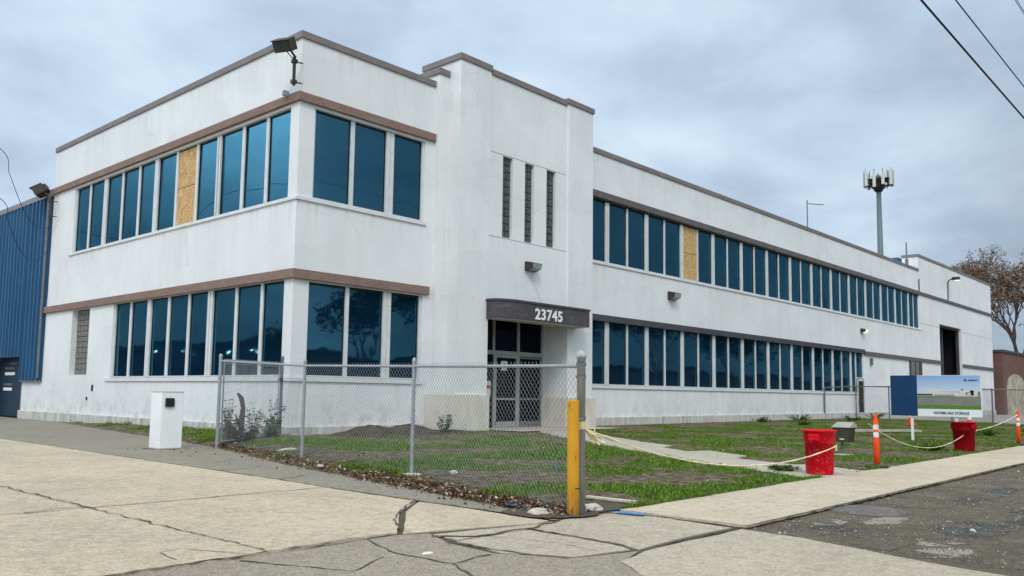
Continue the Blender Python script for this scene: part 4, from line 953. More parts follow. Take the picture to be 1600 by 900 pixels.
# far fence (two runs with the sign in front)
F2 = thing('chain_link_fence', 'thin dark chain link fence run crossing in front of the loading bay, behind the billboard', 'fence')
def far_fence(par, pts, hs, pitch, r, rr):
    for (x, y), h in zip(pts, hs): m_ = MB(); m_.tube([(x,y,0),(x,y,h)], rr, 8); m_.build('post', MT['galvdark'], par)
    for (p, h), (p2, h2) in zip(list(zip(pts, hs)), list(zip(pts, hs))[1:]):
        m_ = MB(); m_.tube([(*p,h-.04),(*p2,h2-.04)], rr*.7, 8); m_.build('rail', MT['galvdark'], par)
        mesh_panel('wire_mesh', p, p2, .1, .1, h-.05, h2-.05, par, pitch, r, 'galvdark', False)
far_fence(F2, [(40.6,-.05),(40.57,-2.03),(37.5,-6.3),(33.97,-9.07),(36.5,-11.0)], [2.1,2.12,1.98,1.90,1.9], .12, .0028, .04)
F3 = thing('chain_link_fence', 'far chain link fence run right of the billboard, before the brick building', 'fence')
far_fence(F3, [(36.6,-11.05),(46,-10.2),(58,-9.4),(74,-8.6)], [1.9,1.95,2.0,2.1], .16, .003, .04)
m_ = MB(); m_.tube([(35.9,.03,.1),(35.9,.03,1.95)], .05, 8); m_.tube([(35.9,.03,1.93),(40.5,-.03,2.08)], .03, 8)
F4 = thing('fence_rail', 'lone grey fence post and rail against the white wall by the side door', 'fence')
m_.build('post_and_rail', MT['galvdark'], F4)

# ------------------------------------------------------------------ props
bl_ = MB(); bl_.lathe((0,0,0), [(.065,0),(.065,1.235),(.060,1.245),(.0,1.246)], 20, cap=False)
BO = thing('bollard', 'leaning yellow painted steel bollard with rust chips in front of the grey fence post', 'bollard', (-5.515,-13.875,0))
bo = bl_.build('pipe', MT['yellow'], BO, True); bo.rotation_euler = (0, R(-.5), 0)
m_ = MB(); m_.lathe((.002,0,0), [(.074,.012),(.12,.006),(.15,.0)], 16, cap=False); m_.build('footing', MT['stone'], BO)
m_ = MB(); m_.lathe((0,0,.0), [(.0665,.30),(.0665,.312)], 20, cap=False); m_.build('rust_ring', MT['stalk'], BO)
PB = thing('pillar', 'white boxy metal pillar with a small black opening beside the fence', 'pillar', (-3.93,-1.3,0))
m_ = MB(); m_.box(-.26,.24,-.22,.28,.03,1.25); m_.build('column', MT['whitepaint'], PB, bevel=.008)
m_ = MB(); m_.box(-.27,.25,-.23,.29,1.25,1.265); m_.build('cap', MT['wood'], PB)
m_ = MB(); m_.box(-.18,.015,-.27,-.22,.93,1.12); pbs = m_.build('card_reader', MT['black'], PB, bevel=.008)
m_ = MB(); m_.box(-.29,.27,-.25,.31,.0,.03); m_.build('base', MT['apron'], PB)

def trash_can(label, loc, mat, h=.735, rz=0):
    t = thing('trash_can', label, 'trash can', loc, rz, 'red trash cans along the sidewalk')
    m_ = MB(); r0, r1 = (.215, .262) if rz < .5 else (.225, .285)
    m_.lathe((0,0,0), [(r0,.0),(r0+.01,.02),(r1-.022,h*.70),(r1-.018,h*.70),(r1-.006,h*.72),(r1+.002,h*.96),(r1+.022,h*.965),(r1+.022,h),(r1+.002,h),(r1-.014,h*.97),(r0-.006,.03)], 32, cap=False)
    m_.lathe((0,0,0), [(r0,0),(.001,0)], 32, cap=False); m_.lathe((0,0,.03), [(r0-.006,0),(.001,0)], 32, cap=False)
    m_.build('bin', mat, t, True)
    for a in (0, math.pi):
        q = MB(); c_, s_ = math.cos(a), math.sin(a)
        q.obox((c_*(r1+.03), s_*(r1+.03), h*.84), (c_*.03, s_*.03, 0), (-s_*.09, c_*.09, 0), (0,0,.055)); q.build('handle', mat, t, bevel=.015)
    return t
trash_can('bright scratched red trash can near the walkway, caution rope tied to its side', (1.45,-13.72,.035), MT['red'], .735, R(5))
trash_can('dull dark red trash can on the grass beside the billboard post', (11.2,-13.5,.03), MT['reddark'], .72, R(60))
def delineator(label, loc, lean=(0,0)):
    t = thing('delineator_post', label, 'delineator', loc, 0, 'orange delineator posts beside the sidewalk'); t.rotation_euler = (lean[0], lean[1], .4)
    m_ = MB(); m_.lathe((0,0,0), [(.20,0),(.205,.02),(.19,.035),(.08,.05),(.06,.06)], 8); m_.build('base', MT['rubber'], t)
    m_ = MB(); m_.lathe((0,0,0), [(.053,.05),(.048,.5),(.043,.86),(.030,.90),(.030,.92),(.036,.93),(.036,.975),(.02,.985)], 20); m_.build('tube', MT['orange'], t, True)
    for z_ in (.56, .70): m_ = MB(); m_.lathe((0,0,0), [(.0505,z_),(.0490,z_+.09)], 20, cap=False); m_.build('reflective_band', MT['reflect'], t, True)
    return t
delineator('orange delineator post with white bands beside the olive utility box', (3.58,-13.93,.035), (0, R(2)))
delineator('orange delineator post with white bands nearest the right edge of the sidewalk', (15.43,-13.87,.03))
def cone(label, loc):
    t = thing('traffic_cone', label, 'traffic cone', loc, 0, 'traffic cones behind the billboard')
    m_ = MB(); m_.box(-.2,.2,-.2,.2,0,.03); m_.build('base', MT['orange'], t, bevel=.01)
    m_ = MB(); m_.lathe((0,0,0), [(.15,.03),(.12,.18),(.09,.36),(.05,.56),(.035,.66),(.02,.67)], 20); m_.build('body', MT['orange'], t, True)
    m_ = MB(); m_.lathe((0,0,0), [(.096,.36),(.063,.52)], 20, cap=False); m_.build('reflective_band', MT['reflect'], t, True)
cone('orange traffic cone with white collar behind the left billboard post', (29.6,-6.6,.13)); cone('small orange cone mostly hidden behind the billboard above the dark red can', (28.8,-9.3,.1))
# utility box on a post
UB = thing('utility_box', 'olive metal box with sloping grey lid on a post behind the bright red can', 'utility box', (6.95,-12.05,.02), R(-6))
m_ = MB(); m_.add([(-.15,-.17,.30),(.13,-.17,.30),(.13,.17,.30),(-.15,.17,.30),(-.15,-.20,.62),(.17,-.20,.62),(.17,.20,.62),(-.15,.20,.62)], [(0,3,2,1),(0,1,5,4),(1,2,6,5),(2,3,7,6),(3,0,4,7),(4,5,6,7)]); ubo = m_.build('box', MT['olive'], UB, bevel=.01)
m_ = MB(); m_.add([(-.17,-.22,.622),(.19,-.22,.622),(.19,.22,.622),(-.17,.22,.622),(-.17,-.22,.63),(.10,-.20,.745),(.10,.20,.745),(-.17,.22,.63),(.19,-.22,.70),(.19,.22,.70)], [(0,1,8,5,4),(1,2,9,8),(2,3,7,6,9),(3,0,4,7),(4,5,6,7),(5,8,9,6)]); m_.build('lid', MT['olivetop'], UB)
m_ = MB(); m_.box(-.156,-.151,-.08,.03,.35,.37); m_.build('label_plate', MT['reflect'], UB)
m_ = MB(); m_.tube([(0,.05,0),(0,.05,.28)], .035, 8); m_.tube([(.0,-.13,0),(.0,-.13,.12),(0,-.10,.28)], .014, 6); m_.build('post', MT['galvdark'], UB)
m_ = MB(); m_.box(-.18,.12,-.15,.17,-.02,.02); m_.build('footing', MT['stone'], UB)
# billboard
SB = thing('billboard', 'wide developer billboard on two white posts, navy panel and building picture', 'sign', (15.4,-11.65,0))
m_ = MB(); m_.box(.0,.03,-1.31,1.30,.80,2.06); sbo = m_.build('panel', MT['whitepaint'], SB)
m_ = MB(); m_.box(-.006,-.001,.50,1.295,.80,2.06); m_.build('navy_panel', MT['signblue'], SB)
def sgrad(name, c1, c2, z0, z1):
    g = G(name); z = g.n('ShaderNodeSeparateXYZ', {0: g.n('ShaderNodeNewGeometry').outputs['Position']}).outputs[2]
    mr_ = g.n('ShaderNodeMapRange', {0: z, 1: z0, 2: z1}).outputs[0]; g.col(g.ramp(mr_, [(0, c1), (1, c2)])).set(Roughness=.4); return g.m
pic = MB(); x_ = -.004
def pbox(y0, y1, z0, z1, mi, o=0): pic.box(x_-.002-o, x_-o, y0, y1, z0, z1, mi)
pm = [sgrad('printed_sky', (.58,.66,.78), (.24,.40,.64), 1.5, 2.05), simple('printed_grass', (.10,.22,.03), .5, 0, .4, 18, 0), simple('printed_road', (.22,.22,.19), .5, 0, .1, 4, 0), simple('printed_building', (.60,.62,.62), .5, 0, .05, 6, 0), simple('printed_red', (.32,.04,.05), .5, 0, .2), simple('printed_dark', (.06,.06,.06), .5), simple('printed_tan', (.30,.24,.12), .5)]
pbox(-1.29,.498,1.50,2.05,0); pbox(-1.29,.498,1.03,1.14,1); pbox(-1.29,.498,1.14,1.42,2); pbox(-1.29,.498,1.42,1.50,3)
pbox(-.6,.49,1.395,1.425,1,.003); pbox(-1.1,.2,1.44,1.60,3,.003); pbox(-.3,.35,1.58,1.65,3,.004); pbox(-1.25,-1.0,1.45,1.60,3,.003)
pbox(.05,.49,1.44,1.49,5,.004)
for k in range(8): pbox(-.55+k*.07,-.51+k*.07,1.435,1.475,4,.005)
for k in range(9): pbox(-.72+k*.06,-.69+k*.06,1.545,1.56,4,.005)
pbox(-.82,-.75,1.60,1.64,4,.005); pbox(-1.05,-.88,1.47,1.54,4,.005); pbox(-1.01,-.93,1.46,1.52,3,.007); pbox(-1.28,-1.21,1.40,1.57,6,.005)
pic.build('picture', pm, SB)
lg = MB(); lg.add([(x_-.006,-.82,1.87),(x_-.006,-.93,1.87),(x_-.006,-.875,1.97)], [(0,1,2)]); lg.add([(x_-.008,-.855,1.87),(x_-.008,-.895,1.87),(x_-.008,-.875,1.90)], [(0,1,2)], 1)
for k, w_ in enumerate((.03,.022,.034,.026,.03,.02,.028)): lg.box(x_-.008,x_-.006,-.955-k*.038-w_,-.955-k*.038,1.885,1.925,2)
lg.build('logo', [MT['signblue'], MT['whitepaint'], MT['black']], SB)
text('lettering', 'NOVEMA SELF STORAGE', .115, (x_-.008,.03,.875), (R(90),0,R(-90)), MT['signblue'], SB, .002, .001, .78)
for y_ in (.69, -.59):
    m_ = MB(); m_.box(.031,.10,y_-.035,y_+.035,0,1.98); m_.build('post', MT['whitepaint'], SB, bevel=.005)
# ropes of twisted caution tape
def rope(label, A, B_, sag, r=.010, tail=None):
    A, B_ = Vector(A), Vector(B_); pts = []; n = max(20, int((B_-A).length/.09))
    for k in range(n+1):
        t = k/n; p = A.lerp(B_, t); p.z -= sag*4*t*(1-t); p.z += .008*mn.noise(Vector((t*40, 1, 0))); pts.append(p)
    m_ = MB(); m_.tube(pts, [r*(.6+.9*abs(mn.noise(Vector((k*.9, 5, 1))))*1.5) for k in range(n+1)], 6)
    if tail: m_.tube(tail, r*1.1, 5)
    return tag(m_.build('caution_tape', MT['tape'], None), label, 'caution tape', 'twisted caution tape strung between posts and cans')
rope('twisted yellowish tape sagging over the lawn from fence post to bright red can', (-5.32,-13.82,.95), (1.30,-14.03,.50), .36, .013, [(1.3,-14.03,.50),(1.32,-14.06,.53),(1.33,-14.05,.44)])
rope('twisted tape sagging behind the billboard posts toward the dark red can', (3.60,-13.78,.84), (10.95,-13.55,.42), .38, .012)
rope('twisted tape rising from dark red can to the right delineator post', (11.45,-13.55,.50), (15.4,-13.87,.90), .08, .013, [(11.45,-13.55,.5),(11.43,-13.6,.3)])
rope('twisted tape leaving the right delineator post toward the picture edge', (15.46,-13.87,.90), (26,-13.6,.7), .45, .013)
m_ = MB()
for k in range(7): m_.lathe((-5.38,-13.87,.93+k*.012), [(.051,0),(.056,.005),(.051,.01)], 12, cap=False)
for k in range(9): a = random.uniform(0, 6); m_.tube([(-5.3,-13.86,.94),(-5.3+random.uniform(.02,.16),-13.88+random.uniform(-.08,.05),.94-random.uniform(.0,.14)),(-5.2+random.uniform(0,.14),-13.88+random.uniform(-.1,.05),.84-random.uniform(0,.1))], .009, 5)
tag(m_.build('tape_knot', MT['tape']), 'knotted end of the yellowish tape wrapped round the fence post', 'caution tape')
# bits on the ground
pk = MB(); pk.obox((-4.30,-13.5,.055),(.03,.0,0),(-.06,-.40,.01),(0,0,.015)); tag(pk.build('plank', MT['wood'], bevel=.004), 'short bleached wooden strip lying on the dirt right of the bollard', 'plank')
pk = MB(); pk.obox((20.2,-8.3,.13),(1.5,-1.0,0),(.09,.13,0),(0,0,.04)); tag(pk.build('plank', MT['greywood']), 'long weathered board lying on the grass behind the orange delineator post', 'plank')
mh = thing('manhole_cover', 'round rusty iron cover set in the broken asphalt near the sidewalk', 'manhole cover', (-2.58,-15.93,.001))
m_ = MB(); m_.lathe((0,0,0), [(.42,0),(.40,.02),(.34,.024),(.335,.018),(.32,.026),(.02,.027)], 28); m_.build('cover', MT['iron'], mh)
# marker flag, rubble
fl = thing('marker_flag', 'small blue utility marker flag in the grass behind the mesh fence', 'marker flag', (-1.99,-10.79,.05), R(40))
m_ = MB(); m_.tube([(0,0,-.05),(0,0,.2)], .003, 4); m_.build('wire', MT['galv'], fl); m_ = MB(); m_.add([(0,0,.2),(.09,.01,.17),(.07,.03,.03),(0,0,.08)], [(0,1,2,3)]); m_.add([(0,.004,.2),(.09,.014,.17),(.07,.034,.03),(0,.004,.08)], [(3,2,1,0)]); m_.build('flag', MT['blueflag'], fl)
def rock(label, loc, sx, sy, sz, mat='stone', cat='rubble'):
    bm = bmesh.new(); bmesh.ops.create_icosphere(bm, subdivisions=2, radius=1)
    sd2 = random.random()*50
    for v in bm.verts: k = 1+.45*mn.noise(v.co*1.4+Vector((sd2, 0, 0))); v.co = Vector((v.co.x*sx*k, v.co.y*sy*k, max(-.2, v.co.z)*sz*k))
    me = bpy.data.meshes.new('rubble'); bm.to_mesh(me); bm.free(); me.materials.append(MT[mat]); o = bpy.data.objects.new('concrete_chunk' if cat == 'rubble' else cat.replace(' ', '_'), me); COL.objects.link(o); o.location = loc
    tag(o, label, cat); return o
rock('pale concrete chunk on the dirt just right of the yellow bollard', (-5.05,-13.75,.04), .20, .13, .06)
rock('low pale concrete chunk at the left foot of the yellow bollard', (-5.68,-13.55,.03), .16, .12, .05)
rock('small white stone by the second fence post', (-3.45,-9.9,.06), .09, .06, .05)
rock('small pale stone at the fence line between two posts', (-4.25,-7.5,.05), .06, .05, .04)
rock('pinkish stone lying in the puddle on the street', (-3.35,-17.22,.0), .035, .03, .03)
rock('flat pale slab fragment in the grass left of the middle fence post', (-2.7,-4.2,.09), .28, .10, .035)
rock('white paper scrap near the first fence post', (-8.05,-14.35,.004), .05, .03, .012, 'paper', 'litter')
random.seed(17)
vs = []
# mound of dirt against the front face
mvs = []; mfs = []; nx_, ny_ = 60, 16
for j in range(ny_):
    for i in range(nx_):
        x, y = .2+6.0*i/(nx_-1), -2.4+2.4*j/(ny_-1)
        if x > 4.8: y = -2.4+1.6*j/(ny_-1)
        prof = .30*math.exp(-((x-2.0)/.75)**2)+.30*math.exp(-((x-3.45)/.7)**2)+.12*math.exp(-((x-5.0)/.7)**2)
        cy_ = math.exp(-((y+.95)/.7)**2)
        z = gz(x, y)+prof*cy_*1.0+.03*mn.noise(Vector((x*5, y*5, 1)))+.02*mn.noise(Vector((x*14, y*14, 1)))-.02
        if i in (0, nx_-1) or j == 0: z -= .08
        mvs.append((x, y, z))
for j in range(ny_-1):
    for i in range(nx_-1): a = j*nx_+i; mfs.append((a, a+1, a+nx_+1, a+nx_))
m_ = MB(); m_.add(mvs, mfs); tag(m_.build('dirt_mound', MT['mound'], None, True), 'low dark dirt mound heaped against the front wall behind the fence', 'dirt mound')
# weeds
def weed(label, x, y, h, n, mat='weed', name='weed', spread=.25, leaf=.05, dens=34, group=None):
    t = thing(name, label, 'weed' if name == 'weed' else name, (x, y, max(0, gz(x, y))), 0, group)
    st2 = MB(); lf = MB()
    for _ in range(n):
        a = random.uniform(0, 6.28); b0 = Vector((math.cos(a)*spread*.3*random.random(), math.sin(a)*spread*.3*random.random(), 0)); tip = b0+Vector((math.cos(a)*spread*random.random(), math.sin(a)*spread*random.random(), h*random.uniform(.5, 1)))
        mid = b0.lerp(tip, .5)+Vector((random.uniform(-.04, .04), random.uniform(-.04, .04), .02)); st2.tube([b0, mid, tip], [.007, .005, .002], 4)
        for _ in range(dens):
            k = random.random(); p = b0.lerp(tip, k)+Vector((random.gauss(0, .04), random.gauss(0, .04), random.gauss(0, .02))); s_ = leaf*random.uniform(.4, 1.2)
            q = Matrix.Rotation(random.uniform(0, 6.3), 3, 'Z') @ Matrix.Rotation(random.uniform(-1.2, 1.2), 3, 'X')
            lf.add([p+q @ Vector(c_)*s_ for c_ in ((-1,0,0),(0,-.4,0),(1,0,.2),(0,.4,0))], [(0,1,2,3)])
    st2.build('stem', MT['stalk'], t); lf.build('leaves', MT[mat], t); return t
weed('tall dry weed at the left gate post', -2.5, -1.35, 1.25, 7, spread=.22)
weed('dry weed standing in the middle of the gate opening', -1.65, -.95, .8, 6, spread=.35)
weed('dry leafy weed against the gate hinge post', -.75, -.62, 1.15, 7, spread=.2)
weed('low weed clump at the foot of the gate', -2.1, -1.2, .45, 16, spread=.5, dens=40)
weed('leafy brown weed tangled between gate frame and left post', -2.3, -1.2, .85, 12, spread=.3, dens=40)
weed('half green weed at the right foot of the gate', -.95, -.75, .6, 14, 'weedgreen', spread=.3, dens=40)
weed('thin dry weed against the white wall behind the gate', -1.3, -.5, 1.0, 6, spread=.35, dens=30)
weed('green bushy weed growing by the dirt mound near the cream base', 4.3, -1.5, .62, 16, 'weedgreen', spread=.3, leaf=.045, dens=40)
wd = thing('dead_stalk', 'bent dark brown dead stalk leaning inside the gate', 'dead plant', (-1.9,-.9,.1))
m_ = MB(); m_.tube([(0,0,0),(.02,.01,.45),(.04,.0,.8),(-.03,-.02,1.02),(-.16,-.08,1.13)], [.06,.075,.055,.06,.03], 8); m_.tube([(.0,0,.3),(-.12,-.05,.45),(-.2,-.1,.62)], [.03,.035,.01], 6); m_.build('stalk', MT['stalk'], wd)
random.seed(23)
for i, (x, y, h, lab) in enumerate(((25.5,-1.1,.40,'green weed clump at the wing plinth left of the side door'),(30,-1.0,.55,'dark green weed below the wing windows left of the side door'),(41.3,-.9,.6,'green weed growing at the foot of the dark side door'),(33.6,-2.4,.45,'green weed behind the olive utility box'),(10.4,-12.9,.33,'dark green weed beside the right billboard post'),(22,-11.5,.5,'dark green weed right of the dark red can'),(24.5,-12.6,.55,'dark green weed by the right delineator post'),(23.5,-4.0,.3,'low weed in the lawn in front of the wing windows'),(1.6,-13.0,.18,'tiny weed at the edge of the walkway by the bright red can'))):
    weed(lab, x, y, h*.62, 22, 'weedgreen', spread=h*1.3, leaf=.045, dens=40, group='weeds scattered along the lawn')
# ------------------------------------------------------------------ roof masts, tower, wires
an = thing('roof_antenna', 'thin mast with one horizontal arm rising from the wing roof', 'antenna', (37.5,1.5,HW-.8))
m_ = MB(); m_.tube([(0,0,0),(0,0,3.2)], .04, 6); m_.build('mast', MT['galvdark'], an); m_ = MB(); m_.tube([(0,0,2.98),(.95,-.65,2.98)], .03, 6); m_.build('arm', MT['galvdark'], an)
an = thing('roof_mast', 'short dark vertical mast beside the taller loading bay block', 'mast', (53.0,.5,HW-.8))
m_ = MB(); m_.tube([(0,0,0),(0,0,2.66)], [.07,.05], 8); m_.box(-.09,.09,-.09,.09,0,1.4); m_.build('pipe', MT['galvdark'], an)
m_ = MB(); m_.box(56.8,59,2.3,4,HW-.9,12.5); tag(m_.build('rooftop_unit', MT['blue']), 'blue metal unit on the roof peeking over the wing parapet', 'roof unit')
CT = thing('cell_tower', 'tall grey monopole cell tower crowned with white panel antennas behind the wing', 'cell tower', (-12.83+180*math.sin(R(71.57)), -19.57+180*math.cos(R(71.57)), 0))
m_ = MB(); m_.tube([(0,0,0),(0,0,45.5)], [.75,.42], 16); m_.build('pole', MT['towersteel'], CT, True)
m_ = MB()
for z_ in (43.2, 44.6):
    for k in range(3):
        a, b2 = k*2.094+.35, (k+1)*2.094+.35; A = Vector((math.cos(a)*2.6, math.sin(a)*2.6, z_)); Bq = Vector((math.cos(b2)*2.6, math.sin(b2)*2.6, z_)); m_.tube([A, Bq], .09, 6); m_.tube([(0,0,z_), A], .10, 6); m_.tube([(0,0,z_-1.6), A.lerp(Bq, .5)], .07, 6)
m_.lathe((0,0,42.2), [(.6,0),(.9,.5),(.9,2.6),(.5,3.0)], 10); m_.build('platform', MT['black'], CT)
random.seed(4)
for k in range(3):
    a, b2 = k*2.094+.35, (k+1)*2.094+.35
    for t_ in (.02, .33, .66, .97):
        p = Vector((math.cos(a)*2.75, math.sin(a)*2.75, 0)).lerp(Vector((math.cos(b2)*2.75, math.sin(b2)*2.75, 0)), t_); d = Vector((math.cos((a+b2)/2), math.sin((a+b2)/2), 0)); s_ = Vector((-d.y, d.x, 0))
        hh = random.choice((1.6, 1.6, 1.2)); zc_ = 44.6+random.uniform(-.2, .3)
        m_ = MB(); m_.obox(p+d*.35+Vector((0,0,zc_)), d*.12, s_*.28, (0,0,hh)); m_.build('panel_antenna', MT['antenna'], CT)
        m_ = MB(); m_.tube([p+Vector((0,0,42.7)), p+Vector((0,0,46.6))], .06, 5); m_.obox(p-d*.15+Vector((0,0,zc_-.3)), d*.2, s_*.22, (0,0,.5)); m_.build('mounting_pipe', MT['black'], CT)

def cable(label, pts, r, group):
    P = [Vector(p) for p in pts]; m_ = MB(); m_.tube(P, r, 6); return tag(m_.build('power_cable', MT['cable']), label, 'cable', group)
def utility_pole(label, x, y, h, az=0):
    t = thing('utility_pole', label, 'utility pole', (x, y, 0), az, 'utility poles along the street')
    m_ = MB(); m_.tube([(0,0,0),(0,0,h)], [.17,.11], 12); m_.build('pole', MT['utilpole'], t, True)
    m_ = MB(); m_.box(-.06,.06,-1.3,1.3,h-.9,h-.78); m_.build('crossarm', MT['utilpole'], t)
    m_ = MB(); 
    for y_ in (-1.2,-.6,.6,1.2): m_.lathe((0,y_,h-.78), [(.04,0),(.06,.06),(.03,.14)], 8)
    m_.build('insulator', MT['galv'], t)
utility_pole('wooden utility pole beyond the right end of the sidewalk', 74, -15.2, 12.2); utility_pole('wooden utility pole beside the street across the driveway', -26, -15.2, 12.2)
def span(y, z, sg, x0=-26, x1=74): return [(x0+(x1-x0)*k/60, y, z+sg*((2*k/60-1)**2)-sg*((2*(.3)-1)**2)) for k in range(61)]
for y_, z_, r, lab in ((-15.1,8.55,.022,'thick lowest black cable crossing the top right sky'),(-15.25,9.15,.014,'second black cable crossing the top right sky'),(-15.4,10.9,.008,'thin upper wire in the top right corner'),(-15.0,11.75,.008,'thinnest topmost wire at the top right corner')):
    cable(lab, span(y_, z_, .6), r, 'power lines over the sidewalk')
def spl(pts, n=10):
    P = [Vector(p) for p in pts]; P = [P[0]*2-P[1]]+P+[P[-1]*2-P[-2]]; o_ = []
    for i in range(1, len(P)-2):
        for k in range(n):
            t = k/n; o_.append(.5*((2*P[i])+(-P[i-1]+P[i+1])*t+(2*P[i-1]-5*P[i]+4*P[i+1]-P[i+2])*t*t+(-P[i-1]+3*P[i]-3*P[i+1]+P[i+2])*t**3))
    return o_+[P[-2]]
utility_pole('wooden utility pole left of the blue warehouse', -14.5, 9.0, 12.4, R(20))
cable('upper thin service wire sagging to the left end of the office', spl([(-14.4,9.1,11.9),(-6.5,10.2,9.9),(-3.99,11.19,9.11),(-3.4,12.06,8.52),(-2.74,12.9,7.76),(-1.95,14.22,7.4),(-1.2,15.34,7.39),(-.41,16.87,7.83),(-.2,17.7,8.6)]), .011, 'service wires to the office end')
cable('lower thin service wire sagging across the blue cladding', spl([(-14.4,9.1,10.2),(-6.5,10.1,8.3),(-3.9,11.16,7.46),(-3.36,12.04,6.91),(-2.67,13.09,6.25),(-2.03,14.25,6.06),(-1.48,15.12,6.07),(-.91,15.99,6.38),(-.38,16.86,6.97),(-.2,17.6,7.9)]), .011, 'service wires to the office end')

# ------------------------------------------------------------------ brick building and trees to the right
BB = thing('brick_building', 'old brick building with whitewashed patch and taller stack beyond the office', 'building', (0,0,0))
m_ = MB(); m_.box(76.6,87.6,-.5,12,0,5.85); m_.build('wall', MT['brick'], BB)
m_ = MB(); m_.box(87.6,97,-6,-.52,0,6.3); m_.box(88.4,91.5,-4.5,-.56,6.3,9.3); m_.build('tall_section', MT['brick'], BB)
m_ = MB(); m_.box(76.5,87.55,-.62,12,5.85,6.08); m_.build('coping', MT['banddark'], BB)
m_ = MB(); m_.prism([(0,0)], 0, 0) if False else None
m_ = MB(); pts = [(77.8,0),(85.4,0),(85.4,2.7)]+[(81.6+3.8*math.cos(a), 2.7+1.2*math.sin(a)) for a in [math.pi*k/10 for k in range(1, 10)]]+[(77.8,2.7)]
m_.add([(x, -.53, z) for x, z in pts]+[(x, -.50, z) for x, z in pts], [tuple(range(len(pts)))]+[(i, i+len(pts), (i+1) % len(pts)+len(pts), (i+1) % len(pts)) for i in range(len(pts))]); m_.build('whitewash_patch', MT['whitewash'], BB)
m_ = MB(); m_.box(87.54,87.6,-3.2,-1.2,0,2.7); m_.build('doorway', MT['bandgrey'], BB)

def tree(name, label, x, y, h, cr, nl, lmat, seed, lsize=.22, group=None, depth=5, spread=.55, cat='tree'):
    rs = random.Random(seed); t = thing(name, label, cat, (x, y, 0), 0, group); wood = MB(); tips = []
    def grow(p, d, L_, r, k):
        q = p+d*L_; mid = p.lerp(q, .5)+Vector((rs.uniform(-1,1), rs.uniform(-1,1), 0))*L_*.06
        wood.tube([p, mid, q], [r, r*.85, r*.68], 6 if k > 3 else 4, False)
        if k <= 2: tips.append((p, q))
        if k == 0: return
        nb = 3 if k > 1 else 2
        a0 = rs.uniform(0, 6.28)
        for i in range(nb):
            a = a0+i*6.283/nb+rs.uniform(-.5, .5); tl = rs.uniform(.35, 1.0)*spread*1.3
            o_ = d.orthogonal().normalized(); o_ = Matrix.Rotation(a, 3, d) @ o_
            nd = (d*math.cos(tl)+o_*math.sin(tl)); nd.z += .12; nd.normalize(); grow(q, nd, L_*rs.uniform(.62, .85), r*rs.uniform(.5, .66), k-1)
    grow(Vector((0,0,0)), Vector((rs.uniform(-.05,.05), rs.uniform(-.05,.05), 1)).normalized(), h*.27, h*.022, depth)
    zm_ = max(q.z for p, q in tips); k_ = h/zm_ if zm_ else 1
    wood.v = [(vx*k_, vy*k_, vz*k_) for vx, vy, vz in wood.v]
    wood.build('trunk', MT['bark'], t); lf = MB()
    for _ in range(nl):
        p, q = rs.choice(tips); c_ = p.lerp(q, rs.uniform(.2, 1.15))*k_+Vector((rs.gauss(0,1), rs.gauss(0,1), rs.gauss(0,.7)))*lsize*1.4
        R_ = Matrix.Rotation(rs.uniform(0, 6.3), 3, 'Z') @ Matrix.Rotation(rs.uniform(-1.4, 1.4), 3, 'X'); s_ = lsize*rs.uniform(.35, 1)
        lf.add([c_+R_ @ Vector(v)*s_ for v in ((-1,0,0),(-.1,-.55,0),(1,0,.1),(.1,.55,.1))], [(0,1,2,3)])
    lf.build('crown', MT[lmat], t); return t
def azpos(az, d): return -12.83+d*math.sin(R(az)), -19.57+d*math.cos(R(az))
x_, y_ = azpos(78.9, 118); tree('broadleaf_tree', 'brown sparse leaved tree with forked trunk above the brick building', x_, y_, 19.5, 7, 11000, 'leafbrown', 12, .17, depth=7, spread=.48)
x_, y_ = azpos(76.4, 128); tree('broadleaf_tree', 'brown thin crowned tree showing just over the far corner of the office', x_, y_, 22.0, 6, 8000, 'leafbrown', 5, .19, depth=6, spread=.46)
x_, y_ = azpos(81.5, 110); tree('broadleaf_tree', 'brown leaved tree at the right edge beyond the brick stack', x_, y_, 18.0, 6, 4500, 'leafbrown', 9, .26, depth=6, spread=.5)

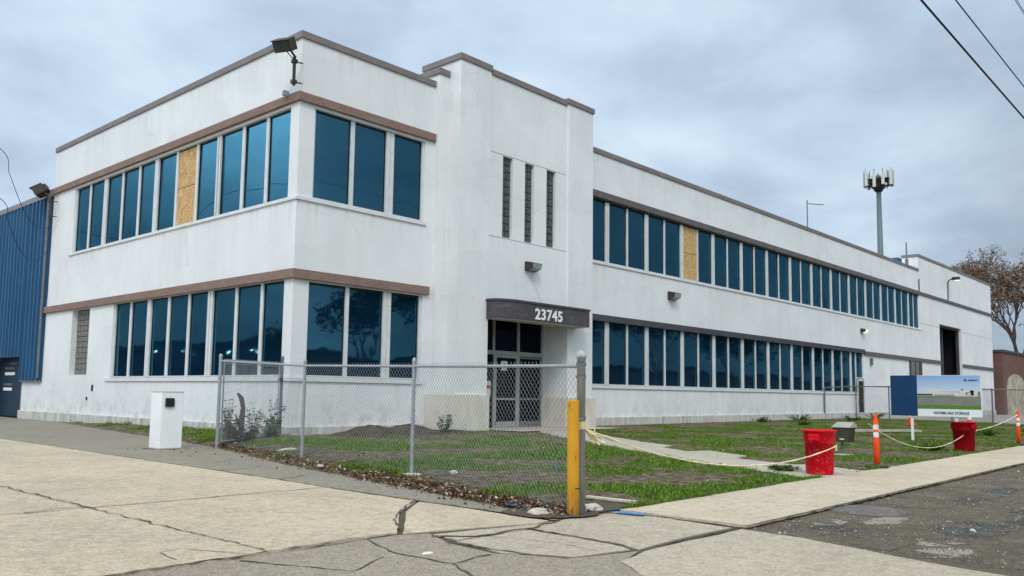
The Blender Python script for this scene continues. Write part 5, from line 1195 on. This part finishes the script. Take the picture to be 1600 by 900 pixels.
# across the street and to the left: what the windows reflect
NB = thing('neighbour_building', 'low dark grey industrial building with wall lamps across the side yard', 'building')
m_ = MB(); m_.box(-44,-28,-4,92,0,5.5); m_.build('wall', MT['interior'], NB); m_ = MB(); m_.box(-44.1,-27.8,-4.1,92.1,5.5,5.95); m_.build('roof', MT['black'], NB)
for y_ in (10, 30, 44, 56, 68): m_ = MB(); m_.box(-28,-27.9,y_,y_+3.2,.1,3.6); m_.build('door', MT['black'], NB)
g = G('yard_lamp_glow'); g.set(**{'Base_Color': (1,.9,.7,1), 'Emission_Color': (1,.93,.78,1), 'Emission_Strength': 9}); MT['yardglow'] = g.m
for y_ in (40, 48, 53, 60, 66): m_ = MB(); m_.obox((-27.8,y_,4.9),(.1,0,0),(0,.17,0),(0,0,.08)); m_.build('wall_lamp', MT['yardglow'], NB, bevel=.03)
m_ = MB(); m_.box(-10,190,-70,-52,0,5.2)
N2 = thing('street_building', 'low brick building with flat roof on the opposite side of the street', 'building'); m_.build('wall', MT['brick'], N2); m_ = MB(); m_.box(-10.2,190.2,-70.2,-51.8,5.2,5.6); m_.build('roof', MT['black'], N2)
rs = random.Random(2)
bt = tree('street_tree', 'bare limbed tree across the street', 4, -38, 11, 5, 2600, 'leafdark', 31, .3, 'trees across the street', 5)
b2 = tree('street_tree', 'tall dark tree across the street', 20, -40, 14, 5, 3600, 'leafdark', 32, .34, 'trees across the street', 5)
labs = ['dark tree across the street opposite the entrance','dark tree across the street opposite the wing windows','tall tree opposite the loading bay','tree at the left end of the street row','tree behind the low dark building','tree beside the neighbouring low building','tree behind the far end of the low building','tree far down the street','bare tree opposite the far block','tall tree opposite the brick building','tree beyond the street bend','dark tree at the far end of the street row','leafy tree behind the side yard fence']
for i, (x, y) in enumerate(((32,-37),(46,-41),(62,-38),(-14,-44),(-50,30),(-52,48),(-50,62),(80,-40),(96,-38),(112,-41),(130,-39),(150,-41),(-51,76))):
    dup((bt, b2)[i % 2], (x, y, 0), rs.uniform(0, 6), labs[i])
